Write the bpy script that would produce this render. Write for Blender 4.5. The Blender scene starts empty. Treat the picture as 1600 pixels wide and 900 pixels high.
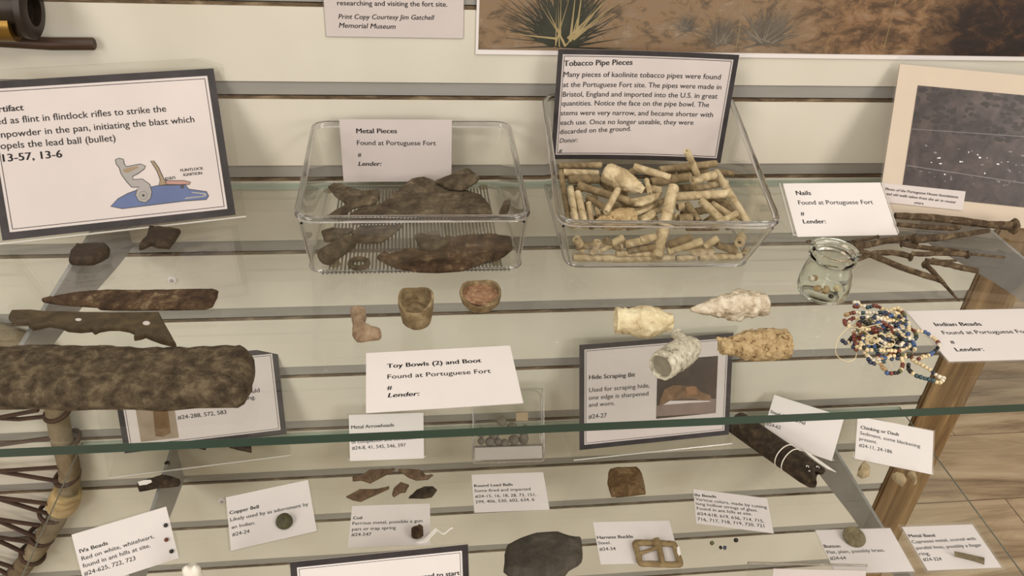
import bpy, bmesh, math, random
from mathutils import Vector, Matrix
from mathutils import noise as mnoise
from mathutils import geometry as mgeo

# ------------------------------------------------------------------ camera, light, exposure
scene = bpy.context.scene
COL = scene.collection
FPX, CAM_Y, CAM_Z = 1259.13, -0.662612, 0.242202          # focal length in pixels of the 1600 px frame
PITCH, YAW, ROLL = 0.595958, -0.146977, 0.060056
CAM = Vector((0.0, CAM_Y, CAM_Z))
ROT = (Matrix.Rotation(YAW, 3, 'Z') @ Matrix.Rotation(math.pi / 2 - PITCH, 3, 'X') @ Matrix.Rotation(ROLL, 3, 'Z'))
cam_data = bpy.data.cameras.new('camera')
cam_data.sensor_width = 36.0
cam_data.lens = 36.0 * FPX / 1600.0
cam_data.clip_start = 0.01
cam_data.clip_end = 50
cam = bpy.data.objects.new('camera', cam_data)
COL.objects.link(cam)
cam.matrix_world = Matrix.Translation(CAM) @ ROT.to_4x4()
scene.camera = cam

scene.view_settings.view_transform = 'Standard'
scene.view_settings.look = 'None'
scene.view_settings.gamma = 1.0
scene.view_settings.use_curve_mapping = False
scene.view_settings.exposure = -0.57
scene.cycles.transparent_max_bounces = 48
scene.cycles.max_bounces = 14
scene.cycles.transmission_bounces = 12
scene.cycles.glossy_bounces = 6
scene.cycles.diffuse_bounces = 4
scene.cycles.use_denoising = True
scene.cycles.caustics_reflective = False

world = bpy.data.worlds.new('room_light')
scene.world = world
world.use_nodes = True
bg = world.node_tree.nodes['Background']
bg.inputs[0].default_value = (1.0, 0.93, 0.83, 1)
bg.inputs[1].default_value = 0.62


def area_lamp(name, loc, target, sx, sy, power, col):
    d = bpy.data.lights.new(name, 'AREA')
    d.shape = 'RECTANGLE'
    d.size, d.size_y, d.energy, d.color = sx, sy, power, col
    o = bpy.data.objects.new(name, d)
    COL.objects.link(o)
    o.location = loc
    o.rotation_euler = (Vector(target) - Vector(loc)).to_track_quat('-Z', 'Y').to_euler()
    return o


area_lamp('ceiling_panel_lamp', (0.15, -0.95, 1.9), (0.1, 0.0, -0.3), 1.3, 0.6, 17.0, (1.0, 0.91, 0.80))
area_lamp('front_fill_lamp', (2.3, -2.6, 2.3), (0.1, 0.0, -0.4), 1.4, 0.8, 70.0, (1.0, 0.92, 0.82))  # added fill from the front to brighten the lower wall, no known fixture
area_lamp('front_fill_lamp', (-2.3, -2.4, 2.3), (0.1, 0.0, -0.4), 1.4, 0.8, 70.0, (1.0, 0.92, 0.82))  # its added twin on the other side, also only fill
area_lamp('ceiling_tube_lamp', (1.1, -0.75, 1.7), (0.2, 0.0, -0.3), 0.9, 0.25, 5.0, (1.0, 0.88, 0.72))

area_lamp('low_fill_lamp', (-1.9, -3.0, 0.75), (0.15, 0.0, -0.5), 1.2, 1.0, 48.0, (1.0, 0.93, 0.85))  # invented low fill lamp, lifts the area under the shelves
area_lamp('low_fill_lamp', (2.0, -3.0, 0.75), (0.1, 0.0, -0.5), 1.2, 1.0, 40.0, (1.0, 0.93, 0.85))  # second invented low fill lamp, opposite side

# ------------------------------------------------------------------ pixels of the photograph to places in the room
Z1, Z2 = -0.093, -0.398            # tops of the two glass shelves
FLOOR_Z = -1.05
SLOT = 0.0762                      # slatwall pitch


def ray(u, v):
    return ROT @ Vector(((u - 800.0) / FPX, -(v - 450.0) / FPX, -1.0))


def onz(u, v, z):
    d = ray(u, v)
    return CAM + d * ((z - CAM.z) / d.z)


def ony(u, v, y=0.0):
    d = ray(u, v)
    return CAM + d * ((y - CAM.y) / d.y)


def px_size(p):
    """metres per photograph pixel at the point p"""
    return (-(ROT.transposed() @ (Vector(p) - CAM)).z) / FPX


# ------------------------------------------------------------------ materials
MATS = {}


def new_mat(name):
    m = bpy.data.materials.new(name)
    m.use_nodes = True
    nt = m.node_tree
    for n in list(nt.nodes):
        nt.nodes.remove(n)
    out = nt.nodes.new('ShaderNodeOutputMaterial')
    MATS[name] = m
    return m, nt, out


def c4(c):
    return (c[0], c[1], c[2], 1.0)


def srgb(r, g, b):
    f = lambda x: (x / 255.0) / 12.92 if x <= 10 else (((x / 255.0) + 0.055) / 1.055) ** 2.4
    return (f(r), f(g), f(b))


def plain(name, col, rough=0.6, metal=0.0, spec=0.5, var=0.06, vscale=40.0, bump=0.0, bscale=200.0, coat=0.0, stretch=(1, 1, 1)):
    m, nt, out = new_mat(name)
    b = nt.nodes.new('ShaderNodeBsdfPrincipled')
    tc = nt.nodes.new('ShaderNodeTexCoord')
    mp = nt.nodes.new('ShaderNodeMapping')
    mp.inputs['Scale'].default_value = stretch
    nt.links.new(tc.outputs['Object'], mp.inputs[0])
    nz = nt.nodes.new('ShaderNodeTexNoise')
    nz.inputs['Scale'].default_value = vscale
    nz.inputs['Detail'].default_value = 4
    nt.links.new(mp.outputs[0], nz.inputs['Vector'])
    rp = nt.nodes.new('ShaderNodeValToRGB')
    lo = [max(0, x * (1 - var)) for x in col]
    hi = [min(1, x * (1 + var)) for x in col]
    rp.color_ramp.elements[0].position = 0.3
    rp.color_ramp.elements[1].position = 0.7
    rp.color_ramp.elements[0].color = c4(lo)
    rp.color_ramp.elements[1].color = c4(hi)
    nt.links.new(nz.outputs['Fac'], rp.inputs[0])
    nt.links.new(rp.outputs[0], b.inputs['Base Color'])
    b.inputs['Roughness'].default_value = rough
    b.inputs['Metallic'].default_value = metal
    b.inputs['Specular IOR Level'].default_value = spec
    b.inputs['Coat Weight'].default_value = coat
    b.inputs['Coat Roughness'].default_value = 0.08
    if bump:
        n2 = nt.nodes.new('ShaderNodeTexNoise')
        n2.inputs['Scale'].default_value = bscale
        n2.inputs['Detail'].default_value = 5
        nt.links.new(mp.outputs[0], n2.inputs['Vector'])
        bp = nt.nodes.new('ShaderNodeBump')
        bp.inputs['Strength'].default_value = bump
        bp.inputs['Distance'].default_value = 0.002
        nt.links.new(n2.outputs['Fac'], bp.inputs['Height'])
        nt.links.new(bp.outputs[0], b.inputs['Normal'])
    nt.links.new(b.outputs[0], out.inputs[0])
    return m


def mottled(name, stops, scale=90.0, rough=0.8, bump=0.5, bscale=260.0, detail=8.0, metal=0.0, stretch=(1, 1, 1), dist=0.003, spec=0.3, distort=0.6):
    """weathered surface: stops = [(pos, colour), ...] along a noise"""
    m, nt, out = new_mat(name)
    b = nt.nodes.new('ShaderNodeBsdfPrincipled')
    tc = nt.nodes.new('ShaderNodeTexCoord')
    mp = nt.nodes.new('ShaderNodeMapping')
    mp.inputs['Scale'].default_value = stretch
    nt.links.new(tc.outputs['Object'], mp.inputs[0])
    nz = nt.nodes.new('ShaderNodeTexNoise')
    nz.inputs['Scale'].default_value = scale
    nz.inputs['Detail'].default_value = detail
    nz.inputs['Roughness'].default_value = 0.65
    nz.inputs['Distortion'].default_value = distort
    nt.links.new(mp.outputs[0], nz.inputs['Vector'])
    rp = nt.nodes.new('ShaderNodeValToRGB')
    el = rp.color_ramp.elements
    while len(el) < len(stops):
        el.new(0.5)
    for e, (p, c) in zip(el, stops):
        e.position = p
        e.color = c4(c)
    nt.links.new(nz.outputs['Fac'], rp.inputs[0])
    nt.links.new(rp.outputs[0], b.inputs['Base Color'])
    b.inputs['Roughness'].default_value = rough
    b.inputs['Metallic'].default_value = metal
    b.inputs['Specular IOR Level'].default_value = spec
    n2 = nt.nodes.new('ShaderNodeTexNoise')
    n2.inputs['Scale'].default_value = bscale
    n2.inputs['Detail'].default_value = 6
    n2.inputs['Roughness'].default_value = 0.7
    nt.links.new(mp.outputs[0], n2.inputs['Vector'])
    bp = nt.nodes.new('ShaderNodeBump')
    bp.inputs['Strength'].default_value = bump
    bp.inputs['Distance'].default_value = dist
    nt.links.new(n2.outputs['Fac'], bp.inputs['Height'])
    nt.links.new(bp.outputs[0], b.inputs['Normal'])
    nt.links.new(b.outputs[0], out.inputs[0])
    return m


def clear(name, tint, ior=1.45, rough=0.02, haze=0.0, hazecol=(0.8, 0.8, 0.8), edge=0.0):
    """thin clear sheet: light passes straight, a Fresnel share is mirrored"""
    m, nt, out = new_mat(name)
    t = nt.nodes.new('ShaderNodeBsdfTransparent')
    t.inputs[0].default_value = c4(tint)
    g = nt.nodes.new('ShaderNodeBsdfGlossy')
    g.inputs['Roughness'].default_value = rough
    g.inputs[0].default_value = (0.95, 0.95, 0.95, 1)
    # mirror share by Schlick's rule, the same from both sides of the sheet
    f0 = ((ior - 1) / (ior + 1)) ** 2
    lw = nt.nodes.new('ShaderNodeLayerWeight')
    lw.inputs['Blend'].default_value = 0.5
    pw = nt.nodes.new('ShaderNodeMath')
    pw.operation = 'POWER'
    nt.links.new(lw.outputs['Facing'], pw.inputs[0])
    pw.inputs[1].default_value = 5.0
    fr = nt.nodes.new('ShaderNodeMath')
    fr.operation = 'MULTIPLY_ADD'
    nt.links.new(pw.outputs[0], fr.inputs[0])
    fr.inputs[1].default_value = 1 - f0
    fr.inputs[2].default_value = f0
    mx = nt.nodes.new('ShaderNodeMixShader')
    nt.links.new(fr.outputs[0], mx.inputs[0])
    if haze:
        d = nt.nodes.new('ShaderNodeBsdfDiffuse')
        d.inputs[0].default_value = c4(hazecol)
        h = nt.nodes.new('ShaderNodeMixShader')
        h.inputs[0].default_value = haze
        nt.links.new(t.outputs[0], h.inputs[1])
        nt.links.new(d.outputs[0], h.inputs[2])
        nt.links.new(h.outputs[0], mx.inputs[1])
    else:
        nt.links.new(t.outputs[0], mx.inputs[1])
    nt.links.new(g.outputs[0], mx.inputs[2])
    nt.links.new(mx.outputs[0], out.inputs[0])
    return m


def glass(name, col=(1, 1, 1), ior=1.48, rough=0.0):
    m, nt, out = new_mat(name)
    g = nt.nodes.new('ShaderNodeBsdfGlass')
    g.inputs[0].default_value = c4(col)
    g.inputs['IOR'].default_value = ior
    g.inputs['Roughness'].default_value = rough
    nt.links.new(g.outputs[0], out.inputs[0])
    return m


def wood(name, stops, scale=(1, 1, 1), nscale=12.0, rough=0.5, plank=None, bump=0.15):
    m, nt, out = new_mat(name)
    b = nt.nodes.new('ShaderNodeBsdfPrincipled')
    tc = nt.nodes.new('ShaderNodeTexCoord')
    mp = nt.nodes.new('ShaderNodeMapping')
    mp.inputs['Scale'].default_value = scale
    nt.links.new(tc.outputs['Object'], mp.inputs[0])
    vec = mp.outputs[0]
    if plank:
        br = nt.nodes.new('ShaderNodeTexBrick')
        br.inputs['Scale'].default_value = 1.0
        br.inputs['Brick Width'].default_value = plank[0]
        br.inputs['Row Height'].default_value = plank[1]
        br.inputs['Mortar Size'].default_value = 0.0012
        br.inputs['Color1'].default_value = (0, 0, 0, 1)
        br.inputs['Color2'].default_value = (1, 1, 1, 1)
        br.inputs['Mortar'].default_value = (0.3, 0.3, 0.3, 1)
        nt.links.new(tc.outputs['Object'], br.inputs['Vector'])
        ad = nt.nodes.new('ShaderNodeVectorMath')
        ad.operation = 'MULTIPLY_ADD'
        nt.links.new(br.outputs['Color'], ad.inputs[0])
        ad.inputs[1].default_value = (3.0, 7.0, 5.0)
        nt.links.new(mp.outputs[0], ad.inputs[2])
        vec = ad.outputs[0]
    nz = nt.nodes.new('ShaderNodeTexNoise')
    nz.inputs['Scale'].default_value = nscale
    nz.inputs['Detail'].default_value = 8
    nz.inputs['Roughness'].default_value = 0.62
    nz.inputs['Distortion'].default_value = 1.2
    nt.links.new(vec, nz.inputs['Vector'])
    rp = nt.nodes.new('ShaderNodeValToRGB')
    el = rp.color_ramp.elements
    while len(el) < len(stops):
        el.new(0.5)
    for e, (p, c) in zip(el, stops):
        e.position = p
        e.color = c4(c)
    nt.links.new(nz.outputs['Fac'], rp.inputs[0])
    col = rp.outputs[0]
    if plank:
        mx = nt.nodes.new('ShaderNodeMix')
        mx.data_type = 'RGBA'
        mx.blend_type = 'MULTIPLY'
        nt.links.new(br.outputs['Fac'], mx.inputs['Factor'])
        nt.links.new(col, mx.inputs['A'])
        mx.inputs['B'].default_value = (0.35, 0.3, 0.26, 1)
        col = mx.outputs['Result']
    nt.links.new(col, b.inputs['Base Color'])
    b.inputs['Roughness'].default_value = rough
    bp = nt.nodes.new('ShaderNodeBump')
    bp.inputs['Strength'].default_value = bump
    bp.inputs['Distance'].default_value = 0.002
    nt.links.new(nz.outputs['Fac'], bp.inputs['Height'])
    nt.links.new(bp.outputs[0], b.inputs['Normal'])
    nt.links.new(b.outputs[0], out.inputs[0])
    return m


PAPER = plain('card_paper', (0.71, 0.67, 0.66), rough=0.5, var=0.02, vscale=25, spec=0.4)
PAPER_DULL = plain('printed_sheet_paper', (0.555, 0.50, 0.485), rough=0.4, var=0.04, vscale=18, spec=0.4)
INK = plain('black_ink', (0.018, 0.017, 0.018), rough=0.6, var=0.1)
BORDER = plain('border_print', (0.035, 0.03, 0.032), rough=0.45, var=0.25, vscale=60, spec=0.3)
CLEAR = clear('clear_plastic', (0.97, 0.97, 0.96), ior=1.35)
SLEEVE = clear('clear_sleeve', (0.985, 0.985, 0.98), ior=1.35, rough=0.08, haze=0.05)
EDGEW = clear('bright_plastic_edge', (0.9, 0.9, 0.88), ior=1.9, rough=0.15, haze=0.45, hazecol=(0.9, 0.88, 0.84))
RIM = glass('clear_plastic_rim', (0.90, 0.90, 0.91), ior=1.5)
JAR = glass('jar_glass', (0.97, 0.985, 0.97), ior=1.4)
SHELF_FACE = clear('shelf_glass_face', (0.978, 0.992, 0.983), ior=1.40, rough=0.0)
SHELF_EDGE = plain('shelf_glass_edge', (0.022, 0.050, 0.038), rough=0.15, var=0.2, vscale=8)
SHELF_LIGHT = plain('shelf_glass_back_edge', (0.36, 0.43, 0.37), rough=0.2, var=0.1, vscale=8)
STEEL = plain('grey_bracket_metal', (0.33, 0.315, 0.31), rough=0.4, metal=0.0, var=0.05, vscale=30)
SHELF_SIDE = plain('shelf_glass_side_edge', (0.20, 0.20, 0.16), rough=0.25, var=0.2, vscale=8)
DARKSTEEL = plain('dark_bracket_edge', (0.06, 0.05, 0.05), rough=0.5)
STRING = plain('white_string', (0.80, 0.75, 0.66), rough=0.9, var=0.05)
TAGW = plain('white_tag_paint', (0.85, 0.82, 0.78), rough=0.6, var=0.03)
CREAM_THREAD = plain('cream_thread', (0.72, 0.60, 0.38), rough=0.8, var=0.1)

CLAY = mottled('white_pipe_clay', [(0.28, srgb(112, 94, 66)), (0.45, srgb(172, 154, 120)), (0.62, srgb(204, 188, 154)), (0.8, srgb(222, 208, 178))], scale=85, rough=0.75, bump=0.4, bscale=360, dist=0.001)
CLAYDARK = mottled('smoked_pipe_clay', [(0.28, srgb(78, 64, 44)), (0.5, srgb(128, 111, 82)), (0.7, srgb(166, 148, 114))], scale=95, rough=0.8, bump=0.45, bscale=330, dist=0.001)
CLAYGREY = mottled('grey_white_pipe_clay', [(0.33, srgb(92, 90, 80)), (0.42, srgb(178, 172, 152)), (0.6, srgb(214, 208, 188)), (0.8, srgb(226, 220, 202))], scale=190, rough=0.8, bump=0.9, bscale=240, dist=0.002)
CLAYCREAM = mottled('cream_pipe_clay', [(0.3, srgb(140, 120, 84)), (0.43, srgb(200, 184, 148)), (0.6, srgb(222, 212, 178)), (0.8, srgb(234, 226, 198))], scale=80, rough=0.75, bump=0.7, bscale=220, dist=0.002)
CLAYTAN = mottled('tan_pitted_clay', [(0.36, srgb(104, 80, 50)), (0.43, srgb(186, 158, 114)), (0.6, srgb(212, 188, 144)), (0.78, srgb(228, 208, 168))], scale=230, rough=0.85, bump=1.0, bscale=360, dist=0.003)
CLAYPINK = mottled('pale_pink_clay', [(0.32, srgb(120, 102, 80)), (0.44, srgb(180, 166, 142)), (0.58, srgb(212, 202, 182)), (0.8, srgb(228, 220, 202))], scale=110, rough=0.6, bump=0.7, bscale=200, dist=0.002)
BOWLIN = plain('grey_bowl_inside', srgb(132, 126, 108), rough=0.9, var=0.15, vscale=200)
RUST = mottled('rusted_iron', [(0.3, srgb(38, 28, 20)), (0.45, srgb(68, 51, 36)), (0.57, srgb(90, 70, 50)), (0.68, srgb(134, 116, 90))], scale=105, rough=0.9, bump=0.8, bscale=330, dist=0.003, distort=0.2)
RUSTGREY = mottled('grey_brown_iron', [(0.3, srgb(52, 43, 33)), (0.46, srgb(80, 69, 54)), (0.6, srgb(104, 92, 73)), (0.75, srgb(140, 126, 102))], scale=110, rough=0.9, bump=0.8, bscale=300, dist=0.003, distort=0.2)
BARREL = mottled('corroded_bar_iron', [(0.30, srgb(50, 41, 31)), (0.42, srgb(78, 65, 49)), (0.52, srgb(100, 86, 66)), (0.62, srgb(130, 115, 90)), (0.75, srgb(86, 73, 56))], scale=120, rough=0.9, bump=1.0, bscale=340, dist=0.004, distort=0.2, detail=12)
DARKIRON = mottled('dark_gun_iron', [(0.3, srgb(30, 24, 18)), (0.48, srgb(56, 45, 34)), (0.62, srgb(80, 66, 49)), (0.76, srgb(112, 96, 74))], scale=110, rough=0.8, bump=0.9, bscale=320, dist=0.003, distort=0.2)
NAIL = mottled('rusty_nail_iron', [(0.3, srgb(50, 38, 27)), (0.5, srgb(86, 70, 52)), (0.7, srgb(134, 116, 90))], scale=150, rough=0.85, bump=0.8, bscale=330, dist=0.002)
BRONZE = mottled('brown_gun_brass', [(0.3, srgb(54, 45, 32)), (0.55, srgb(76, 64, 45)), (0.8, srgb(98, 85, 62))], scale=90, rough=0.6, bump=0.3, bscale=260, dist=0.002, metal=0.1)
FLINT = mottled('dark_flint', [(0.3, srgb(34, 25, 18)), (0.55, srgb(54, 42, 28)), (0.8, srgb(82, 68, 46))], scale=90, rough=0.5, bump=0.6, bscale=160, dist=0.003)
STONE = mottled('dark_slate_stone', [(0.3, srgb(52, 48, 42)), (0.55, srgb(74, 68, 60)), (0.8, srgb(98, 88, 76))], scale=60, rough=0.85, bump=0.5, bscale=200, dist=0.003)
LEADM = mottled('dull_lead', [(0.3, srgb(92, 84, 72)), (0.55, srgb(122, 114, 102)), (0.8, srgb(150, 142, 128))], scale=120, rough=0.7, bump=0.3, bscale=250, dist=0.001)
ARROWM = mottled('flaked_arrowhead', [(0.3, srgb(62, 48, 34)), (0.5, srgb(98, 78, 58)), (0.75, srgb(128, 112, 92))], scale=70, rough=0.7, bump=0.6, bscale=150, dist=0.003)
VERDI = mottled('green_copper', [(0.3, srgb(66, 62, 44)), (0.55, srgb(88, 86, 62)), (0.8, srgb(116, 112, 82))], scale=140, rough=0.6, bump=0.4, bscale=300, dist=0.001, metal=0.2)
BRASSB = mottled('dull_brass', [(0.3, srgb(96, 86, 64)), (0.55, srgb(126, 116, 90)), (0.8, srgb(150, 142, 112))], scale=140, rough=0.55, bump=0.3, bscale=300, dist=0.001, metal=0.2)
BUCKLE = mottled('brown_buckle_steel', [(0.3, srgb(112, 92, 62)), (0.55, srgb(140, 120, 86)), (0.8, srgb(164, 146, 110))], scale=110, rough=0.7, bump=0.6, bscale=280, dist=0.002)
TERRA = mottled('tan_fired_clay', [(0.3, srgb(112, 92, 72)), (0.5, srgb(144, 122, 99)), (0.75, srgb(170, 150, 126))], scale=120, rough=0.85, bump=0.6, bscale=260, dist=0.002)
OCHRE = mottled('ochre_clay', [(0.28, srgb(78, 64, 42)), (0.5, srgb(124, 106, 77)), (0.72, srgb(164, 147, 113))], scale=110, rough=0.85, bump=0.7, bscale=260, dist=0.002)
REDIN = mottled('reddish_clay_inside', [(0.3, srgb(96, 66, 46)), (0.48, srgb(142, 108, 82)), (0.7, srgb(182, 150, 120))], scale=170, rough=0.9, bump=0.8, bscale=300, dist=0.002)
DAUB = mottled('pale_daub', [(0.3, srgb(150, 132, 102)), (0.55, srgb(182, 164, 132)), (0.8, srgb(206, 190, 160))], scale=90, rough=0.9, bump=0.5, bscale=240, dist=0.002)
BONE = plain('white_bone', (0.82, 0.78, 0.70), rough=0.5, var=0.05, vscale=60, bump=0.1)
BARK = mottled('grey_bark', [(0.3, srgb(92, 78, 58)), (0.5, srgb(126, 112, 88)), (0.75, srgb(152, 140, 116))], scale=28, rough=0.9, bump=0.6, bscale=130, dist=0.004)
LEATHER = plain('dark_leather', srgb(62, 40, 26), rough=0.75, var=0.25, vscale=90, bump=0.3)
HIDE = mottled('pale_hide', [(0.3, srgb(180, 160, 130)), (0.6, srgb(206, 190, 160)), (0.8, srgb(220, 206, 180))], scale=12, rough=0.8, bump=0.2, bscale=80)
RAWHIDE = mottled('tan_rawhide', [(0.3, srgb(142, 118, 78)), (0.55, srgb(182, 158, 112)), (0.8, srgb(206, 184, 140))], scale=30, rough=0.6, bump=0.5, bscale=120, stretch=(1, 1, 4), dist=0.002)
RIB = clear('ribbed_plastic', (0.62, 0.60, 0.56), ior=1.4, rough=0.2, haze=0.25, hazecol=(0.45, 0.43, 0.40))


# ------------------------------------------------------------------ mesh helpers
def finish(name, me, mat, parent=None, origin=None, smooth=False, angle=None):
    o = bpy.data.objects.new(name, me)
    COL.objects.link(o)
    for m in (mat if isinstance(mat, (list, tuple)) else [mat]):
        me.materials.append(m)
    if origin is None:
        if parent is not None:
            p, org = parent, Vector((0, 0, 0))
            while p is not None:
                org = org + p.location
                p = p.parent
            origin = org
        else:
            vs = [v.co for v in me.vertices]
            origin = Vector(((min(v.x for v in vs) + max(v.x for v in vs)) / 2,
                             (min(v.y for v in vs) + max(v.y for v in vs)) / 2, min(v.z for v in vs)))
    me.transform(Matrix.Translation(-Vector(origin)))
    if parent is not None:
        o.parent = parent
    else:
        o.location = origin
    if smooth:
        for p in me.polygons:
            p.use_smooth = True
        if angle is not None:
            try:
                me.set_sharp_from_angle(angle=math.radians(angle))
            except Exception:
                pass
    me.update()
    return o


def mk(name, verts, faces, mat, parent=None, mi=None, recalc=True, **kw):
    me = bpy.data.meshes.new(name)
    me.from_pydata([tuple(v) for v in verts], [], faces)
    if mi:
        for p, i in zip(me.polygons, mi):
            p.material_index = i
    if recalc:
        bm = bmesh.new()
        bm.from_mesh(me)
        bmesh.ops.recalc_face_normals(bm, faces=bm.faces)
        bm.to_mesh(me)
        bm.free()
    return finish(name, me, mat, parent, **kw)


def from_bm(name, bm, mat, parent=None, **kw):
    bmesh.ops.recalc_face_normals(bm, faces=bm.faces)
    me = bpy.data.meshes.new(name)
    bm.to_mesh(me)
    bm.free()
    return finish(name, me, mat, parent, **kw)


def tag(o, label, cat, group=None):
    o['label'] = label
    o['category'] = cat
    if group:
        o['group'] = group
    return o


def struct(o):
    o['kind'] = 'structure'
    return o


def empty(name, loc, label, cat, group=None):
    o = bpy.data.objects.new(name, None)
    o.empty_display_size = 0.02
    COL.objects.link(o)
    o.location = loc
    return tag(o, label, cat, group)


def bm_box(bm, x0, x1, y0, y1, z0, z1):
    vs = [bm.verts.new(p) for p in ((x0, y0, z0), (x1, y0, z0), (x1, y1, z0), (x0, y1, z0),
                                    (x0, y0, z1), (x1, y0, z1), (x1, y1, z1), (x0, y1, z1))]
    for f in ((0, 1, 2, 3), (4, 5, 6, 7), (0, 1, 5, 4), (1, 2, 6, 5), (2, 3, 7, 6), (3, 0, 4, 7)):
        bm.faces.new([vs[i] for i in f])
    return vs


def catmull(pts, n, closed=False):
    pts = [Vector(p) for p in pts]
    out = []
    m = len(pts)
    segs = m if closed else m - 1
    for i in range(segs):
        if closed:
            p0, p1, p2, p3 = pts[(i - 1) % m], pts[i], pts[(i + 1) % m], pts[(i + 2) % m]
        else:
            p0, p1, p2, p3 = pts[max(i - 1, 0)], pts[i], pts[i + 1], pts[min(i + 2, m - 1)]
        for k in range(n):
            t = k / n
            out.append(0.5 * ((2 * p1) + (p2 - p0) * t + (2 * p0 - 5 * p1 + 4 * p2 - p3) * t * t + (3 * p1 - p0 - 3 * p2 + p3) * t ** 3))
    if not closed:
        out.append(pts[-1])
    return out


def frames(pts, closed=False):
    res = []
    n = len(pts)
    up = None
    for i in range(n):
        a = pts[(i - 1) % n] if (closed or i > 0) else pts[i]
        b = pts[(i + 1) % n] if (closed or i < n - 1) else pts[i]
        t = (b - a).normalized()
        if up is None:
            up = Vector((0, 0, 1)) if abs(t.z) < 0.9 else Vector((0, 1, 0))
        x = up.cross(t).normalized()
        y = t.cross(x).normalized()
        up = y
        res.append((t, x, y))
    return res


def tube_data(pts, rad, seg=10, closed=False, cap=True, flat=1.0, noise=0.0, rnd=None, v0=0):
    pts = [Vector(p) for p in pts]
    fr = frames(pts, closed)
    V, F = [], []
    n = len(pts)
    for i, p in enumerate(pts):
        r = rad[i] if isinstance(rad, (list, tuple)) else rad
        for s in range(seg):
            a = 2 * math.pi * s / seg
            rr = r * (1 + (rnd.uniform(-noise, noise) if noise else 0))
            V.append(p + fr[i][1] * math.cos(a) * rr + fr[i][2] * math.sin(a) * rr * flat)
    rows = n if closed else n - 1
    for i in range(rows):
        j = (i + 1) % n
        for s in range(seg):
            s2 = (s + 1) % seg
            F.append((v0 + i * seg + s, v0 + i * seg + s2, v0 + j * seg + s2, v0 + j * seg + s))
    if cap and not closed:
        F.append(tuple(v0 + s for s in reversed(range(seg))))
        F.append(tuple(v0 + (n - 1) * seg + s for s in range(seg)))
    return V, F


def tube(name, pts, rad, mat, parent=None, seg=10, closed=False, flat=1.0, noise=0.0, seed=0, cap=True, **kw):
    V, F = tube_data(pts, rad, seg, closed, cap, flat, noise, random.Random(seed))
    kw.setdefault('smooth', True)
    kw.setdefault('angle', 50)
    return mk(name, V, F, mat, parent, **kw)


def lathe(name, p0, p1, prof, mat, parent=None, seg=24, noise=0.0, seed=0, flat=1.0, closed=False, mi_fn=None, wob=None, relief=None, **kw):
    """revolve prof = [(t along p0>p1, radius), ...] round the line p0-p1"""
    p0, p1 = Vector(p0), Vector(p1)
    ax = p1 - p0
    t = ax.normalized()
    up = Vector((0, 0, 1)) if abs(t.z) < 0.95 else Vector((0, 1, 0))
    x = up.cross(t).normalized()
    y = t.cross(x).normalized()
    rnd = random.Random(seed)
    ph = [rnd.uniform(0, 6.28) for _ in range(6)]
    V, F, mi = [], [], []
    for i, (tt, r) in enumerate(prof):
        for s in range(seg):
            a = 2 * math.pi * s / seg
            rr = r
            if noise:
                rr *= 1 + noise * (math.sin(2 * a + ph[0] + tt * 5) * 0.5 + math.sin(3 * a + ph[1] - tt * 7) * 0.35 + math.sin(5 * a + ph[2] + tt * 11) * 0.3) + rnd.uniform(-noise, noise) * 0.3
            tw = tt
            if wob:
                tw = tt + wob(a, i)
            V.append(p0 + ax * tw + x * math.cos(a) * rr + y * math.sin(a) * rr * flat)
    n = len(prof)
    if relief:
        amp, sc_ = relief
        for i in range(n):
            for s in range(seg):
                k = i * seg + s
                d = V[k] - (p0 + t * (V[k] - p0).dot(t))
                if d.length > 1e-5:
                    h_ = mnoise.noise(V[k] * sc_) + 0.5 * mnoise.noise(V[k] * sc_ * 2.3) - 0.6 * abs(mnoise.noise(V[k] * sc_ * 1.4 + Vector((3, 1, 2))))
                    V[k] = V[k] + d.normalized() * amp * h_ * min(1.0, d.length / (amp * 4))
    rows = n if closed else n - 1
    for i in range(rows):
        j = (i + 1) % n
        for s in range(seg):
            s2 = (s + 1) % seg
            F.append((i * seg + s, i * seg + s2, j * seg + s2, j * seg + s))
            mi.append(mi_fn(i) if mi_fn else 0)
    if not closed:
        if prof[0][1] > 1e-6:
            F.append(tuple(reversed(range(seg))))
            mi.append(mi_fn(0) if mi_fn else 0)
        if prof[-1][1] > 1e-6:
            F.append(tuple((n - 1) * seg + s for s in range(seg)))
            mi.append(mi_fn(n - 2) if mi_fn else 0)
    kw.setdefault('smooth', True)
    kw.setdefault('angle', 45)
    return mk(name, V, F, mat, parent, mi=mi, **kw)


def densify(prof, step=0.02):
    out = []
    for (a, r), (b, q) in zip(prof, prof[1:]):
        k = max(1, int(max(abs(b - a) / step, 1)))
        for i in range(k):
            w = i / k
            out.append((a + (b - a) * w, r + (q - r) * w))
    out.append(prof[-1])
    return out


def resample(pts, step):
    out = []
    n = len(pts)
    for i in range(n):
        a, b = pts[i], pts[(i + 1) % n]
        k = max(1, int((b - a).length / step))
        for j in range(k):
            out.append(a.lerp(b, j / k))
    return out


def inset(pts, d):
    n = len(pts)
    area = sum(pts[i].x * pts[(i + 1) % n].y - pts[(i + 1) % n].x * pts[i].y for i in range(n))
    sgn = 1 if area > 0 else -1
    out = []
    for i in range(n):
        a, b, c = pts[i - 1], pts[i], pts[(i + 1) % n]
        t = (c - a)
        if t.length < 1e-9:
            out.append(b.copy())
            continue
        t.normalize()
        out.append(Vector((b.x - t.y * d * sgn, b.y + t.x * d * sgn)))
    return out


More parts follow.
